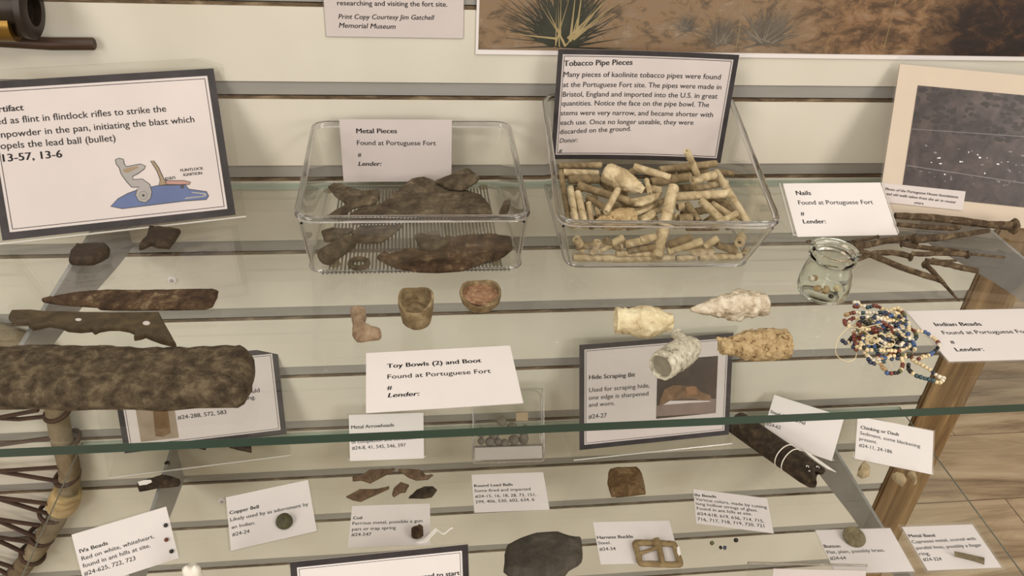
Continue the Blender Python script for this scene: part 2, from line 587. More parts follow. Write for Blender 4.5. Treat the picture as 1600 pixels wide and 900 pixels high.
def chip_data(outline, z0, thick, seed=0, dome=True, edge=0.35, rough=0.0, step=None, lift=None, bulge=None):
    """irregular solid standing on z0 whose plan is the outline (2-D points)"""
    rnd = random.Random(seed)
    pts = [Vector((p[0], p[1])) for p in outline]
    per = sum((pts[i] - pts[i - 1]).length for i in range(len(pts)))
    step = step or per / 46
    pts = resample(pts, step)
    clean = [p.copy() for p in pts]
    if rough:
        pts = [p + Vector((rnd.uniform(-rough, rough), rnd.uniform(-rough, rough))) for p in pts]
    n = len(pts)
    cx = sum(p.x for p in pts) / n
    cy = sum(p.y for p in pts) / n
    C = Vector((cx, cy))
    e = thick * edge
    area_ = abs(sum(pts[i].x * pts[(i + 1) % n].y - pts[(i + 1) % n].x * pts[i].y for i in range(n))) / 2
    D = min(bulge if bulge is not None else (thick * 0.85 if dome else e), 0.55 * area_ / per)
    rings = [(inset(clean, D * 0.25), 0.0), (pts, 0.30)]
    for q in ((0.2, 0.45, 0.7, 1.0) if dome else (0.5, 1.0)):
        th = q * math.pi / 2
        rings.append((inset(clean, D * (1 - math.cos(th))), 0.30 + 0.70 * math.sin(th)))
    V, F = [], []
    for ring, h in rings:
        for p in ring:
            z = z0 + thick * h
            if 0.5 < h < 0.95 and rough:
                z += rnd.uniform(-1, 1) * thick * 0.05
            if lift:
                z += lift(p.x, p.y)
            V.append(Vector((p.x, p.y, z)))
    for i in range(len(rings) - 1):
        for s in range(n):
            s2 = (s + 1) % n
            F.append((i * n + s, i * n + s2, (i + 1) * n + s2, (i + 1) * n + s))
    F.append(tuple(reversed(range(n))))
    # top: constrained triangulation with inner points so that it can be uneven
    ring, h = rings[-1]
    x0, x1 = min(p.x for p in ring), max(p.x for p in ring)
    y0, y1 = min(p.y for p in ring), max(p.y for p in ring)
    g = max(step * 1.2, (x1 - x0) / 60)
    inner = []
    yy = y0 + g / 2
    while yy < y1:
        xx = x0 + g / 2
        while xx < x1:
            q = Vector((xx + rnd.uniform(-.2, .2) * g, yy + rnd.uniform(-.2, .2) * g))
            ins = False
            for i in range(n):
                a, b = ring[i], ring[(i + 1) % n]
                if (a.y > q.y) != (b.y > q.y) and q.x < (b.x - a.x) * (q.y - a.y) / (b.y - a.y) + a.x:
                    ins = not ins
            if ins and min((q - p).length for p in ring) > g * 0.45:
                inner.append(q)
            xx += g
        yy += g
    allv = [Vector((p.x, p.y)) for p in ring] + inner
    edges = [(i, (i + 1) % n) for i in range(n)]
    cv, ce, cfaces, ov, oe, of = mgeo.delaunay_2d_cdt(allv, edges, [], 1, 1e-7)
    top0 = (len(rings) - 1) * n
    idx = []
    for k, p in enumerate(cv):
        orig = [o for o in ov[k] if o < n]
        if orig:
            idx.append(top0 + orig[0])
        else:
            z = z0 + thick * (h + (0.10 * mnoise.noise(Vector((p.x * 160 + seed * 3.1, p.y * 160, seed))) if dome else 0.0))
            if lift:
                z += lift(p.x, p.y)
            idx.append(len(V))
            V.append(Vector((p.x, p.y, z)))
    for f in cfaces:
        t = tuple(idx[i] for i in f)
        if len(set(t)) == 3:
            F.append(t)
    return V, F


def chip(name, px, z0, thick, mat, parent=None, zc=None, seed=0, smooth=True, angle=38, **kw):
    zc = z0 + thick * 0.4 if zc is None else zc
    outl = [onz(u, v, zc) for u, v in px]
    V, F = chip_data(outl, z0, thick, seed, **kw)
    return mk(name, V, F, mat, parent, smooth=smooth, angle=angle)


def zz(x0, y0, s, pts):
    """zoom-crop coordinates to photograph pixels"""
    return [(x0 + x / s, y0 + y / s) for x, y in pts]


# ------------------------------------------------------------------ cards and signs
WID = {}
for ch in 'ijl':
    WID[ch] = 0.23
for ch in 'tfr':
    WID[ch] = 0.33
for ch in "sczI":
    WID[ch] = 0.40
for ch in ' ':
    WID[ch] = 0.226
for ch in ".,:;'()-":
    WID[ch] = 0.27
for ch in 'mMWw':
    WID[ch] = 0.80


def text_size(s, width):
    w = sum(WID.get(ch, 0.60 if ch.isupper() else 0.507) for ch in s)
    return width / w


class Face:
    """a flat (or gently bowed) upright or lying rectangle: o = middle of the lower edge"""

    def __init__(self, o, yaw, tilt, bow=0.0, w=0.1):
        self.o = Vector(o)
        y, t = math.radians(yaw), math.radians(tilt)
        self.e = Vector((math.cos(y), math.sin(y), 0))
        n = Vector((-math.sin(y), math.cos(y), 0))
        self.u = n * math.cos(t) + Vector((0, 0, 1)) * math.sin(t)
        self.n = self.e.cross(self.u).normalized()
        self.bow, self.w = bow, w

    def pt(self, a, b, k=0.0):
        bw = -self.bow * (1 - min(1.0, (2 * a / self.w) ** 2)) if self.bow else 0.0
        return self.o + self.e * a + self.u * b + self.n * (k + bw)

    def local(self, u, v):
        d = ray(u, v)
        t = (self.o - CAM).dot(self.n) / d.dot(self.n)
        q = CAM + d * t - self.o
        return Vector((q.dot(self.e), q.dot(self.u)))

    def rect(self, c):
        """mean rectangle (a0, a1, b0, b1) of four pixel corners TL TR BR BL"""
        L = [self.local(*p) for p in c]
        return ((L[0].x + L[3].x) / 2, (L[1].x + L[2].x) / 2, (L[2].y + L[3].y) / 2, (L[0].y + L[1].y) / 2)


def plate(name, face, r, k0, k1, mat, parent, nx=1, hole=None):
    """sheet on a face from depth k0 to k1, optionally with a rectangular hole (a printed border)"""
    a0, a1, b0, b1 = r
    V, F = [], []
    if hole is None:
        for k in (k0, k1):
            for i in range(nx + 1):
                a = a0 + (a1 - a0) * i / nx
                V += [face.pt(a, b0, k), face.pt(a, b1, k)]
        m = 2 * (nx + 1)
        for i in range(nx):
            q = 2 * i
            F += [(q, q + 2, q + 3, q + 1), (m + q, m + q + 1, m + q + 3, m + q + 2), (q, m + q, m + q + 2, q + 2), (q + 1, q + 3, m + q + 3, m + q + 1)]
        F += [(0, 1, m + 1, m), (2 * nx, m + 2 * nx, m + 2 * nx + 1, 2 * nx + 1)]
    else:
        h0, h1, g0, g1 = hole
        A = [a0, h0] + [h0 + (h1 - h0) * i / nx for i in range(1, nx)] + [h1, a1]
        B = [b0, g0, g1, b1]
        idx = {}
        for k in (0, 1):
            for i, a in enumerate(A):
                for j, b in enumerate(B):
                    idx[(k, i, j)] = len(V)
                    V.append(face.pt(a, b, (k0, k1)[k]))
        na = len(A)
        for k in (0, 1):
            for i in range(na - 1):
                for j in range(3):
                    if j == 1 and 0 < i < na - 2:
                        continue
                    f = (idx[(k, i, j)], idx[(k, i + 1, j)], idx[(k, i + 1, j + 1)], idx[(k, i, j + 1)])
                    F.append(f)
        for i in range(na - 1):
            F.append((idx[(0, i, 0)], idx[(0, i + 1, 0)], idx[(1, i + 1, 0)], idx[(1, i, 0)]))
            F.append((idx[(0, i, 3)], idx[(0, i + 1, 3)], idx[(1, i + 1, 3)], idx[(1, i, 3)]))
        for j in range(3):
            F.append((idx[(0, 0, j)], idx[(0, 0, j + 1)], idx[(1, 0, j + 1)], idx[(1, 0, j)]))
            F.append((idx[(0, na - 1, j)], idx[(0, na - 1, j + 1)], idx[(1, na - 1, j + 1)], idx[(1, na - 1, j)]))
    return mk(name, V, F, mat, parent)


def poly_on(name, face, px, k, mat, parent, thick=0.00008, loc=None):
    """a printed shape on a face, traced from pixels"""
    L = loc or [face.local(u, v) for u, v in px]
    V = [face.pt(p.x, p.y, k) for p in L] + [face.pt(p.x, p.y, k + thick) for p in L]
    n = len(L)
    F = [tuple(range(n)), tuple(range(2 * n - 1, n - 1, -1))]
    F += [(i, (i + 1) % n, n + (i + 1) % n, n + i) for i in range(n)]
    return mk(name, V, F, mat, parent)


def lettering(name, face, lines, k, parent, mat=None):
    """all writing of one card as one part: lines = (text, u0, v0, u1, v1, style)"""
    V, F = [], []
    for ln in lines:
        s, u0, v0, u1, v1 = ln[:5]
        style = ln[5] if len(ln) > 5 else ''
        a, b = face.local(u0, v0), face.local(u1, v1)
        width = (b - a).length
        d = (b - a).normalized()
        up = Vector((-d.y, d.x))
        size = text_size(s, width) * (0.97 if 'b' in style else 1.0)
        if len(s) < 3:
            size = ln[6] if len(ln) > 6 else 0.0045
        cu = bpy.data.curves.new('t', 'FONT')
        cu.body = s
        cu.size = 1.0
        cu.shear = 0.22 if 'i' in style else 0.0
        cu.resolution_u = 3
        ob = bpy.data.objects.new('t', cu)
        COL.objects.link(ob)
        dg = bpy.context.evaluated_depsgraph_get()
        me = bpy.data.meshes.new_from_object(ob.evaluated_get(dg))
        xs = [v.co.x for v in me.vertices]
        if xs:
            x0, x1 = min(xs), max(xs)
            sx = width / max(1e-6, x1 - x0)
            sy = size * 0.64 / 0.66
            for ox in ((-0.012, 0.012, 0.034) if 'b' in style else (0.0, 0.012)):
                base = len(V)
                for v in me.vertices:
                    p = a + d * ((v.co.x - x0 + ox) * sx) + up * (v.co.y * sy)
                    V.append(face.pt(p.x, p.y, k))
                for p in me.polygons:
                    F.append(tuple(base + i for i in p.vertices))
        bpy.data.objects.remove(ob)
        bpy.data.curves.remove(cu)
        bpy.data.meshes.remove(me)
    if V:
        return mk(name, V, F, mat or INK, parent, recalc=False)


def flat_card(name, px, z, lines, label, group, sleeve=0.0, w=None, h=None, yaw=None, paper=None, thick=0.0007, cat='label card', lift=0.0):
    """paper card lying on a shelf; px = corners TL TR BR BL"""
    P = [onz(u, v, z + thick) for u, v in px]
    if yaw is None:
        d = (P[1] - P[0] + P[2] - P[3])
        yaw = math.degrees(math.atan2(d.y, d.x))
    mid = (P[2] + P[3]) / 2
    root = empty(name, (mid.x, mid.y, z), label, cat, group)
    fc = Face((mid.x, mid.y, z + lift), yaw, 0)
    r = fc.rect(px)
    sheet = plate('paper', fc, r, 0.0002, thick, paper or PAPER, root)
    if sleeve:
        s = sleeve
        plate('sleeve', fc, (r[0] - s, r[1] + s, r[2] - s, r[3] + s), 0.0, thick * 0.6, SLEEVE, root)
    lettering('lettering', fc, lines, thick + 0.00012, sheet)
    return root, fc, r


def stand(face, r, z, root, depth=0.03, lip=0.0, thick=0.0018):
    """bent clear holder: a leaning front sheet r and a foot running back under it"""
    a0, a1, b0, b1 = r
    plate('holder_sheet', face, r, -thick, -0.0002, CLEAR, root)
    e = face.e
    back = Vector((-e.y, e.x, 0))
    tube('holder_bend', [face.pt(a0, b0 + 0.0008, -0.0006), face.pt(a1, b0 + 0.0008, -0.0006)], 0.0008, EDGEW, root, seg=6)
    o = Vector((face.o.x, face.o.y, z))
    V = []
    for k in (0.0, thick):
        for (a, d) in ((a0, 0), (a1, 0), (a1, depth), (a0, depth)):
            V.append(o + e * a + back * d + Vector((0, 0, k)))
    F = [(0, 1, 2, 3), (4, 5, 6, 7), (0, 1, 5, 4), (1, 2, 6, 5), (2, 3, 7, 6), (3, 0, 4, 7)]
    mk('holder_foot', V, F, CLEAR, root)

# ------------------------------------------------------------------ the setting
def wall_material():
    m, nt, out = new_mat('cream_slatwall')
    b = nt.nodes.new('ShaderNodeBsdfPrincipled')
    tc = nt.nodes.new('ShaderNodeTexCoord')
    nz = nt.nodes.new('ShaderNodeTexNoise')
    nz.inputs['Scale'].default_value = 9
    nz.inputs['Detail'].default_value = 3
    rp = nt.nodes.new('ShaderNodeValToRGB')
    rp.color_ramp.elements[0].position, rp.color_ramp.elements[1].position = 0.3, 0.7
    rp.color_ramp.elements[0].color = c4((0.575, 0.545, 0.465))
    rp.color_ramp.elements[1].color = c4((0.635, 0.605, 0.525))
    nt.links.new(tc.outputs['Object'], nz.inputs['Vector'])
    nt.links.new(nz.outputs['Fac'], rp.inputs[0])
    nt.links.new(rp.outputs[0], b.inputs['Base Color'])
    b.inputs['Roughness'].default_value = 0.42
    b.inputs['Specular IOR Level'].default_value = 0.35
    mp = nt.nodes.new('ShaderNodeMapping')
    mp.inputs['Rotation'].default_value = (0, math.radians(24), 0)
    mp.inputs['Scale'].default_value = (7.5, 1, 2.4)
    nt.links.new(tc.outputs['Object'], mp.inputs[0])
    n2 = nt.nodes.new('ShaderNodeTexNoise')
    n2.inputs['Scale'].default_value = 1.1
    n2.inputs['Detail'].default_value = 1
    n2.inputs['Distortion'].default_value = 0.4
    nt.links.new(mp.outputs[0], n2.inputs['Vector'])
    bp = nt.nodes.new('ShaderNodeBump')
    bp.inputs['Strength'].default_value = 0.9
    bp.inputs['Distance'].default_value = 0.030
    nt.links.new(n2.outputs['Fac'], bp.inputs['Height'])
    nt.links.new(bp.outputs[0], b.inputs['Normal'])
    nt.links.new(b.outputs[0], out.inputs[0])
    return m


WALLM = wall_material()
GROOVE = plain('grey_groove_insert', (0.27, 0.262, 0.24), rough=0.4, metal=0.0, var=0.05, vscale=14, stretch=(1, 1, 8))
MDF = mottled('brown_board_edge', [(0.35, srgb(66, 52, 38)), (0.55, srgb(104, 88, 68)), (0.7, srgb(146, 130, 106))], scale=40, rough=0.9, bump=0.1, stretch=(1, 1, 6))
WX0, WX1 = -1.0, 0.601
bm = bmesh.new()
GH = 0.0128
for k in range(-6, 13):
    zt = -SLOT * (k - 1) - GH
    zb = -SLOT * k
    zb = max(zb, FLOOR_Z)
    if zt - zb > 0.004:
        bm_box(bm, WX0, WX1, 0.0, 0.012, zb, zt - 0.0026)
zb_last = -SLOT * 12 - GH
bm_box(bm, WX0, WX1, 0.0, 0.012, FLOOR_Z, zb_last)
bm_box(bm, WX0, WX1, 0.012, 0.020, FLOOR_Z, 0.46)
struct(from_bm('wall_back', bm, WALLM, origin=(0, 0, FLOOR_Z)))
for k in range(-5, 13):
    z = -SLOT * k
    bm = bmesh.new()
    bm_box(bm, WX0, WX1, 0.0012, 0.0118, z - GH + 0.0012, z - 0.0007)
    o = struct(from_bm('trim_%d' % (2 * k + 11), bm, GROOVE))
    bm = bmesh.new()
    bm_box(bm, WX0, WX1, 0.0006, 0.0034, z - GH - 0.0029, z - GH + 0.0002)
    o = struct(from_bm('trim_%d' % (2 * k + 12), bm, MDF))

OAK = wood('oak_post_wood', [(0.25, srgb(62, 45, 26)), (0.42, srgb(104, 80, 50)), (0.58, srgb(132, 106, 70)), (0.8, srgb(164, 138, 98))], scale=(26, 26, 1.6), nscale=2.4, rough=0.45)
bm = bmesh.new()
bm_box(bm, 0.602, 0.650, -0.004, 0.060, FLOOR_Z, 0.46)
bm_box(bm, 0.650, 0.671, 0.004, 0.060, FLOOR_Z, 0.46)
bmesh.ops.bevel(bm, geom=list(bm.edges), offset=0.0025, segments=2, affect='EDGES')
post = struct(from_bm('trim_40', bm, OAK))

FLOORM = wood('grey_brown_laminate', [(0.28, srgb(84, 66, 48)), (0.41, srgb(140, 116, 88)), (0.54, srgb(178, 154, 122)), (0.72, srgb(202, 182, 152))], scale=(1.3, 9, 9), nscale=1.5, rough=0.35, plank=(1.25, 0.19), bump=0.05)
bm = bmesh.new()
bm_box(bm, -3.5, 4.5, -3.0, 4.5, FLOOR_Z - 0.02, FLOOR_Z)
struct(from_bm('floor', bm, FLOORM, origin=(0, 0, FLOOR_Z)))


def wall_screw(u, v, label):
    p = ony(u, v, 0.0)
    root = empty('wall_screw', p, label, 'screw', 'screws in the slatwall')
    lathe('washer', p + Vector((0, 0.0005, 0)), p + Vector((0, -0.002, 0)), [(0, 0.0045), (0.6, 0.0045), (1, 0.0035), (1, 0.002)], PAPER, root, seg=20)
    lathe('screw_head', p + Vector((0, -0.0012, 0)), p + Vector((0, -0.0032, 0)), [(0, 0.0019), (0.7, 0.0019), (1, 0.001), (1, 0.0001)], STEEL, root, seg=14)


wall_screw(269, 437, 'small screw in the wall below the dark angular flint flake')
wall_screw(347, 782, 'small screw in the wall beside the upper corner of the copper bell card')

# ------------------------------------------------------------------ glass shelves and brackets
SX0, SX1, SY0 = -0.354, 0.578, -0.3185


def shelf(z, label):
    t = 0.0062
    root = empty('glass_shelf', (0.112, -0.16, z - t), label, 'glass shelf', 'glass shelves')
    x0, x1, y0, y1 = SX0, SX1, SY0, -0.0012
    V = [(x0, y0, z - t), (x1, y0, z - t), (x1, y1, z - t), (x0, y1, z - t), (x0, y0, z), (x1, y0, z), (x1, y1, z), (x0, y1, z)]
    mk('glass_pane', V, [(0, 1, 2, 3), (4, 5, 6, 7)], SHELF_FACE, root)
    for xs in (x0, x1):
        bm = bmesh.new()
        bm_box(bm, xs - 0.0004, xs + 0.0004, y0, y1, z - 0.0014, z)
        from_bm('side_edge', bm, SHELF_SIDE, root)
    e = 0.0003
    V = [(x0, y0 - e, z - t), (x1, y0 - e, z - t), (x1, y0, z - t), (x0, y0, z - t), (x0, y0 - e, z), (x1, y0 - e, z), (x1, y0, z), (x0, y0, z)]
    mk('front_edge', V, [(0, 1, 2, 3), (4, 5, 6, 7), (0, 1, 5, 4), (1, 2, 6, 5), (2, 3, 7, 6), (3, 0, 4, 7)], SHELF_EDGE, root)
    V = [(x0, y1, z - t), (x1, y1, z - t), (x1, y1 + e, z - t), (x0, y1 + e, z - t), (x0, y1, z), (x1, y1, z), (x1, y1 + e, z), (x0, y1 + e, z)]
    mk('back_edge', V, [(0, 1, 2, 3), (4, 5, 6, 7), (0, 1, 5, 4), (1, 2, 6, 5), (2, 3, 7, 6), (3, 0, 4, 7)], SHELF_LIGHT, root)


shelf(Z1, 'upper clear glass shelf with a dark green front edge')
shelf(Z2, 'lower clear glass shelf carrying the small numbered cards')


def bracket(x, z, label):
    """tapering upright plate with a flat top, hooked into the slatwall"""
    zt = z - 0.0064
    root = empty('shelf_bracket', (x, -0.13, zt - 0.06), label, 'shelf bracket', 'shelf brackets')
    y1, y0 = 0.003, -0.262
    prof = [(y1, zt), (y0, zt), (y0 - 0.004, zt - 0.006), (y0 + 0.002, zt - 0.016), (-0.12, zt - 0.036), (-0.04, zt - 0.052), (y1, zt - 0.058)]
    w = 0.0016
    V = [(x - w, y, q) for y, q in prof] + [(x + w, y, q) for y, q in prof]
    n = len(prof)
    F = [tuple(range(n)), tuple(range(2 * n - 1, n - 1, -1))] + [(i, (i + 1) % n, n + (i + 1) % n, n + i) for i in range(n)]
    mk('blade', V, F, STEEL, root)
    for y in (-0.235, -0.03):
        lathe('rubber_pad', (x, y, zt - 0.003), (x, y, zt), [(0, 0.0028), (1, 0.0028)], DARKSTEEL, root, seg=12)


bracket(-0.255, Z1, 'grey metal bracket under the upper glass shelf near the big rusted bar')
bracket(0.515, Z1, 'grey metal bracket under the upper glass shelf below the pile of nails')
bracket(-0.262, Z2, 'grey metal bracket under the lower glass shelf near the white-tagged metal cone')
bracket(0.471, Z2, 'grey metal bracket under the lower glass shelf beside the gun barrel and daub')

# ------------------------------------------------------------------ things hung on the wall
# landscape print
def painting_material():
    m, nt, out = new_mat('landscape_print_ink')
    b = nt.nodes.new('ShaderNodeBsdfPrincipled')
    tc = nt.nodes.new('ShaderNodeTexCoord')
    sp = nt.nodes.new('ShaderNodeSeparateXYZ')
    nt.links.new(tc.outputs['Object'], sp.inputs[0])
    n1 = nt.nodes.new('ShaderNodeTexNoise')
    n1.inputs['Scale'].default_value = 42
    n1.inputs['Detail'].default_value = 10
    n1.inputs['Roughness'].default_value = 0.74
    n1.inputs['Distortion'].default_value = 0.5
    mp = nt.nodes.new('ShaderNodeMapping')
    mp.inputs['Scale'].default_value = (1, 1, 1.7)
    nt.links.new(tc.outputs['Object'], mp.inputs[0])
    nt.links.new(mp.outputs[0], n1.inputs['Vector'])

    def ramp(stops):
        r = nt.nodes.new('ShaderNodeValToRGB')
        el = r.color_ramp.elements
        while len(el) < len(stops):
            el.new(0.5)
        for e, (p, c) in zip(el, stops):
            e.position, e.color = p, c4(c)
        nt.links.new(n1.outputs['Fac'], r.inputs[0])
        return r
    ra = ramp([(0.30, srgb(66, 58, 48)), (0.42, srgb(100, 84, 66)), (0.50, srgb(132, 108, 82)), (0.58, srgb(126, 108, 88)), (0.70, srgb(160, 138, 110))])
    rb = ramp([(0.32, srgb(46, 32, 20)), (0.46, srgb(88, 66, 46)), (0.56, srgb(128, 98, 68)), (0.70, srgb(142, 122, 100))])
    rc = ramp([(0.38, srgb(24, 15, 11)), (0.52, srgb(42, 27, 19)), (0.62, srgb(80, 54, 32)), (0.74, srgb(54, 46, 40))])
    nx = nt.nodes.new('ShaderNodeTexNoise')
    nx.inputs['Scale'].default_value = 9
    nt.links.new(tc.outputs['Object'], nx.inputs['Vector'])
    ad = nt.nodes.new('ShaderNodeMath')
    ad.operation = 'MULTIPLY_ADD'
    nt.links.new(nx.outputs['Fac'], ad.inputs[0])
    ad.inputs[1].default_value = 0.16
    nt.links.new(sp.outputs['X'], ad.inputs[2])

    def blend(a, bb, lo, hi):
        mr = nt.nodes.new('ShaderNodeMapRange')
        mr.inputs[1].default_value, mr.inputs[2].default_value = lo, hi
        nt.links.new(ad.outputs[0], mr.inputs[0])
        mx = nt.nodes.new('ShaderNodeMix')
        mx.data_type = 'RGBA'
        nt.links.new(mr.outputs[0], mx.inputs['Factor'])
        nt.links.new(a, mx.inputs['A'])
        nt.links.new(bb, mx.inputs['B'])
        return mx.outputs['Result']
    c = blend(ra.outputs[0], rb.outputs[0], 0.02, 0.09)
    c = blend(c, rc.outputs[0], 0.155, 0.21)
    nt.links.new(c, b.inputs['Base Color'])
    b.inputs['Roughness'].default_value = 0.45
    nt.links.new(b.outputs[0], out.inputs[0])
    return m


pf = Face(((ony(743, 78).x + 0.66) / 2, -0.0014, ony(1100, 82).z - 0.0035), 0, 90)
ptop = 0.20
root = empty('landscape_print', pf.o + Vector((0, 0, 0)), 'wide unframed desert landscape print in browns on the slatwall', 'picture')
hw = (0.66 - ony(743, 78).x) / 2
plate('print_sheet', pf, (-hw, hw, 0.0, ptop), -0.0012, 0.0, PAPER, root)
pimg = plate('printed_image', pf, (-hw + 0.0022, hw - 0.002, 0.0042, ptop - 0.004), 0.0, 0.0004, painting_material(), root)
GREENK = plain('print_dark_green', srgb(48, 49, 40), rough=0.45, var=0.3, vscale=60)
STRAWP = plain('print_straw', srgb(150, 134, 96), rough=0.45, var=0.2)
GREYP = plain('print_grey_brush', srgb(92, 84, 74), rough=0.45, var=0.3, vscale=80)
GREYL = plain('print_pale_brush', srgb(120, 110, 96), rough=0.45, var=0.2)
rnd = random.Random(5)


def print_bush(name, u, v, n, length, spread, mat, mat2):
    c = pf.local(u, v)
    for mt, nn, k in ((mat, n, 0.00045), (mat2, n // 26, 0.00062)):
        V, F = [], []
        for i in range(nn):
            a = rnd.gauss(0, spread)
            l = length * rnd.uniform(0.55, 1.1)
            w = length * rnd.uniform(0.008, 0.022)
            s = c + Vector((rnd.uniform(-0.2, 0.2) * length, rnd.uniform(0.0, 0.2) * length))
            t = s + Vector((math.sin(a) * l, math.cos(a) * l * 0.9))
            q = Vector((math.cos(a), -math.sin(a))) * w
            b0 = len(V)
            for p in (s - q, s + q, t):
                V.append(pf.pt(p.x, max(p.y, 0.005), k + i * 1e-7))
            F.append((b0, b0 + 1, b0 + 2))
        mk(name, V, F, mt, pimg, recalc=False)


print_bush('printed_yucca', 878, 74, 420, 0.055, 0.62, GREENK, STRAWP)
print_bush('printed_sagebrush', 1125, 72, 200, 0.026, 0.8, GREYP, GREYL)
print_bush('printed_sagebrush', 1195, 70, 240, 0.034, 0.8, GREYP, GREYL)
print_bush('printed_sagebrush', 1070, 50, 120, 0.018, 0.9, GREYP, GREYL)
for u0, u1 in ((1162, 1150), (1400, 1380)):
    a, b2 = pf.local(u0, 0), pf.local(u1, 78)
    d = Vector((0.00018, 0))
    poly_on('fold_line', pf, None, 0.0004, STRAWP, pimg, loc=[b2 - d, b2 + d, a + d, a - d])

# text sheet by the print
cf = Face((ony(615, 60).x, -0.0016, ony(615, 58).z), 0, 90)
r = cf.rect([(503, -60), (724, -60), (725, 61), (508, 56)])
root = empty('text_sheet', cf.o, 'white text sheet pinned on the wall beside the landscape print', 'text sheet')
sheet = plate('paper', cf, r, -0.0012, -0.0004, PAPER_DULL, root)
plate('sleeve', cf, (r[0] - 0.001, r[1] + 0.001, r[2] - 0.001, r[3] + 0.001), -0.0016, -0.0012, SLEEVE, root)
lettering('lettering', cf, [
    ('researching and visiting the fort site.', 527, 8.3, 698.8, 10.5),
    ('Print Copy Courtesy Jim Gatchell', 528.8, 29.5, 678.8, 31, 'i'),
    ('Memorial Museum', 529.5, 43.3, 618, 45.3, 'i')], -0.0002, sheet)

# brass tube with collar and the rod below it
BRASS = plain('old_brass', srgb(120, 92, 38), rough=0.35, metal=0.7, var=0.2, vscale=30)
BLACKMET = plain('blackened_metal', srgb(40, 30, 22), rough=0.45, metal=0.3, var=0.25, vscale=60)
yb = -0.024
a, b2 = ony(-120, 24, yb), ony(26, 30, yb)
root = empty('brass_tube', (a + b2) / 2 - Vector((0, 0, 0.022)), 'brass tube with a dark flanged collar on the upper wall', 'tube')
ax = (b2 - a)
a2, b3 = ony(-120, 11, yb), ony(40, 11, yb)
lathe('dark_barrel', a2, b3, [(0, 0.0002), (0, 0.013), (1, 0.013), (1, 0.0095), (0.93, 0.0095), (0.93, 0.0002)], BLACKMET, root)
c0, c1 = ony(38, 14, yb), ony(54, 15, yb)
lathe('collar', c0, c1, [(0, 0.0135), (0.1, 0.021), (0.75, 0.0215), (1, 0.019), (1, 0.012), (0.4, 0.012)], BLACKMET, root, closed=True)
lathe('brass_body', ony(-120, 35, yb), ony(24, 38, yb), [(0, 0.0002), (0, 0.0125), (1, 0.0125), (1, 0.0002)], BRASS, root)
tube('flange_foot', [ony(30, 28, yb), ony(34, 45, yb), ony(36, 55, yb)], [0.007, 0.0072, 0.005], BLACKMET, root, seg=12)
yr = -0.0055
DARKWOOD = wood('dark_rod_wood', [(0.3, srgb(38, 24, 14)), (0.6, srgb(66, 42, 24)), (0.8, srgb(88, 60, 36))], scale=(2, 30, 30), nscale=6, rough=0.5)
V, F = tube_data([ony(-140, 60, yr), ony(0, 64, yr), ony(80, 68.5, yr), ony(146, 68.5, yr), ony(148, 68.5, yr)], [0.0046, 0.0047, 0.0049, 0.0048, 0.004], 14)
tag(mk('wooden_rod', V, F, DARKWOOD, smooth=True, angle=50), 'dark wooden rod lying under the brass tube on the wall', 'rod')

# hoop with leather lacing
yh = -0.0128
root = empty('laced_hoop', ony(100, 740, yh), 'bent wooden hoop laced with dark leather strips on the wall', 'hoop')
pts = [ony(u, v, yh) for u, v in [(22, 530), (66, 575), (86, 630), (95, 680), (107, 725), (107, 760), (92, 802), (70, 838), (46, 872), (18, 905)]]
far = [(-0.56, -0.70), (-0.68, -0.69), (-0.78, -0.58), (-0.80, -0.44), (-0.74, -0.30), (-0.62, -0.225), (-0.50, -0.215)]
pts += [Vector((x, yh, z)) for x, z in far]
tube('hoop_pole', catmull(pts, 6, True), 0.0108, BARK, root, seg=14, closed=True, noise=0.03, seed=4)
hidep = [(q.x, q.z) for q in (ony(-45, v, -0.010) for v in (600, 660, 730, 790, 840, 880))] + [(-0.53, -0.595), (-0.56, -0.60), (-0.66, -0.59), (-0.71, -0.50), (-0.72, -0.40), (-0.66, -0.31), (-0.56, -0.27)]
V = [(x, -0.010, z) for x, z in hidep] + [(x, -0.013, z) for x, z in hidep]
n = len(hidep)
mk('stretched_hide', V, [tuple(range(n)), tuple(range(2 * n - 1, n - 1, -1))] + [(i, (i + 1) % n, n + (i + 1) % n, n + i) for i in range(n)], HIDE, root)
yl = -0.0165
for (u0, v0), (u1, v1), (u2, v2) in [
        ((-60, 660), (0, 652), (60, 641)), ((-60, 650), (30, 655), (98, 648)),
        ((-60, 703), (0, 695), (80, 684)),
        ((-60, 742), (0, 736), (92, 730)), ((-60, 732), (0, 737), (104, 754)),
        ((-60, 774), (0, 778), (75, 787)), ((-60, 770), (0, 780), (92, 808)),
        ((-60, 806), (0, 812), (62, 821)), ((-60, 798), (0, 815), (72, 846)),
        ((-60, 834), (0, 840), (52, 848)), ((-60, 826), (0, 846), (58, 873)),
        ((-60, 868), (0, 880), (24, 888)), ((-60, 866), (0, 891), (30, 906))]:
    tube('lacing', [ony(u0, v0, -0.0148), ony(u1, v1, yl), ony(u2, v2, yl - 0.002)], 0.0029, LEATHER, root, seg=8, flat=0.55)
for u, v, tilt in ((97, 645, 12), (113, 690, 14), (112, 746, 10), (88, 803, -22), (72, 839, -26), (58, 868, -30)):
    c = ony(u - 7, v - 2, yh)
    t = math.radians(tilt)
    ring = []
    for i in range(20):
        q = 2 * math.pi * i / 20
        ring.append(c + Vector((math.cos(q) * 0.0125 * math.cos(t), math.sin(q) * 0.0122, math.cos(q) * 0.0125 * math.sin(t) + 0.002 * math.sin(q))))
    tube('lacing_loop', ring, 0.0024, LEATHER, root, seg=8, closed=True)
c0, c1 = ony(107, 766, yh), ony(95, 794, yh)
lathe('rawhide_band', c0, c1, [(0, 0.0112), (0.05, 0.0145), (0.5, 0.0158), (0.95, 0.0150), (1, 0.0112)], RAWHIDE, root, noise=0.06, seed=3, closed=False)

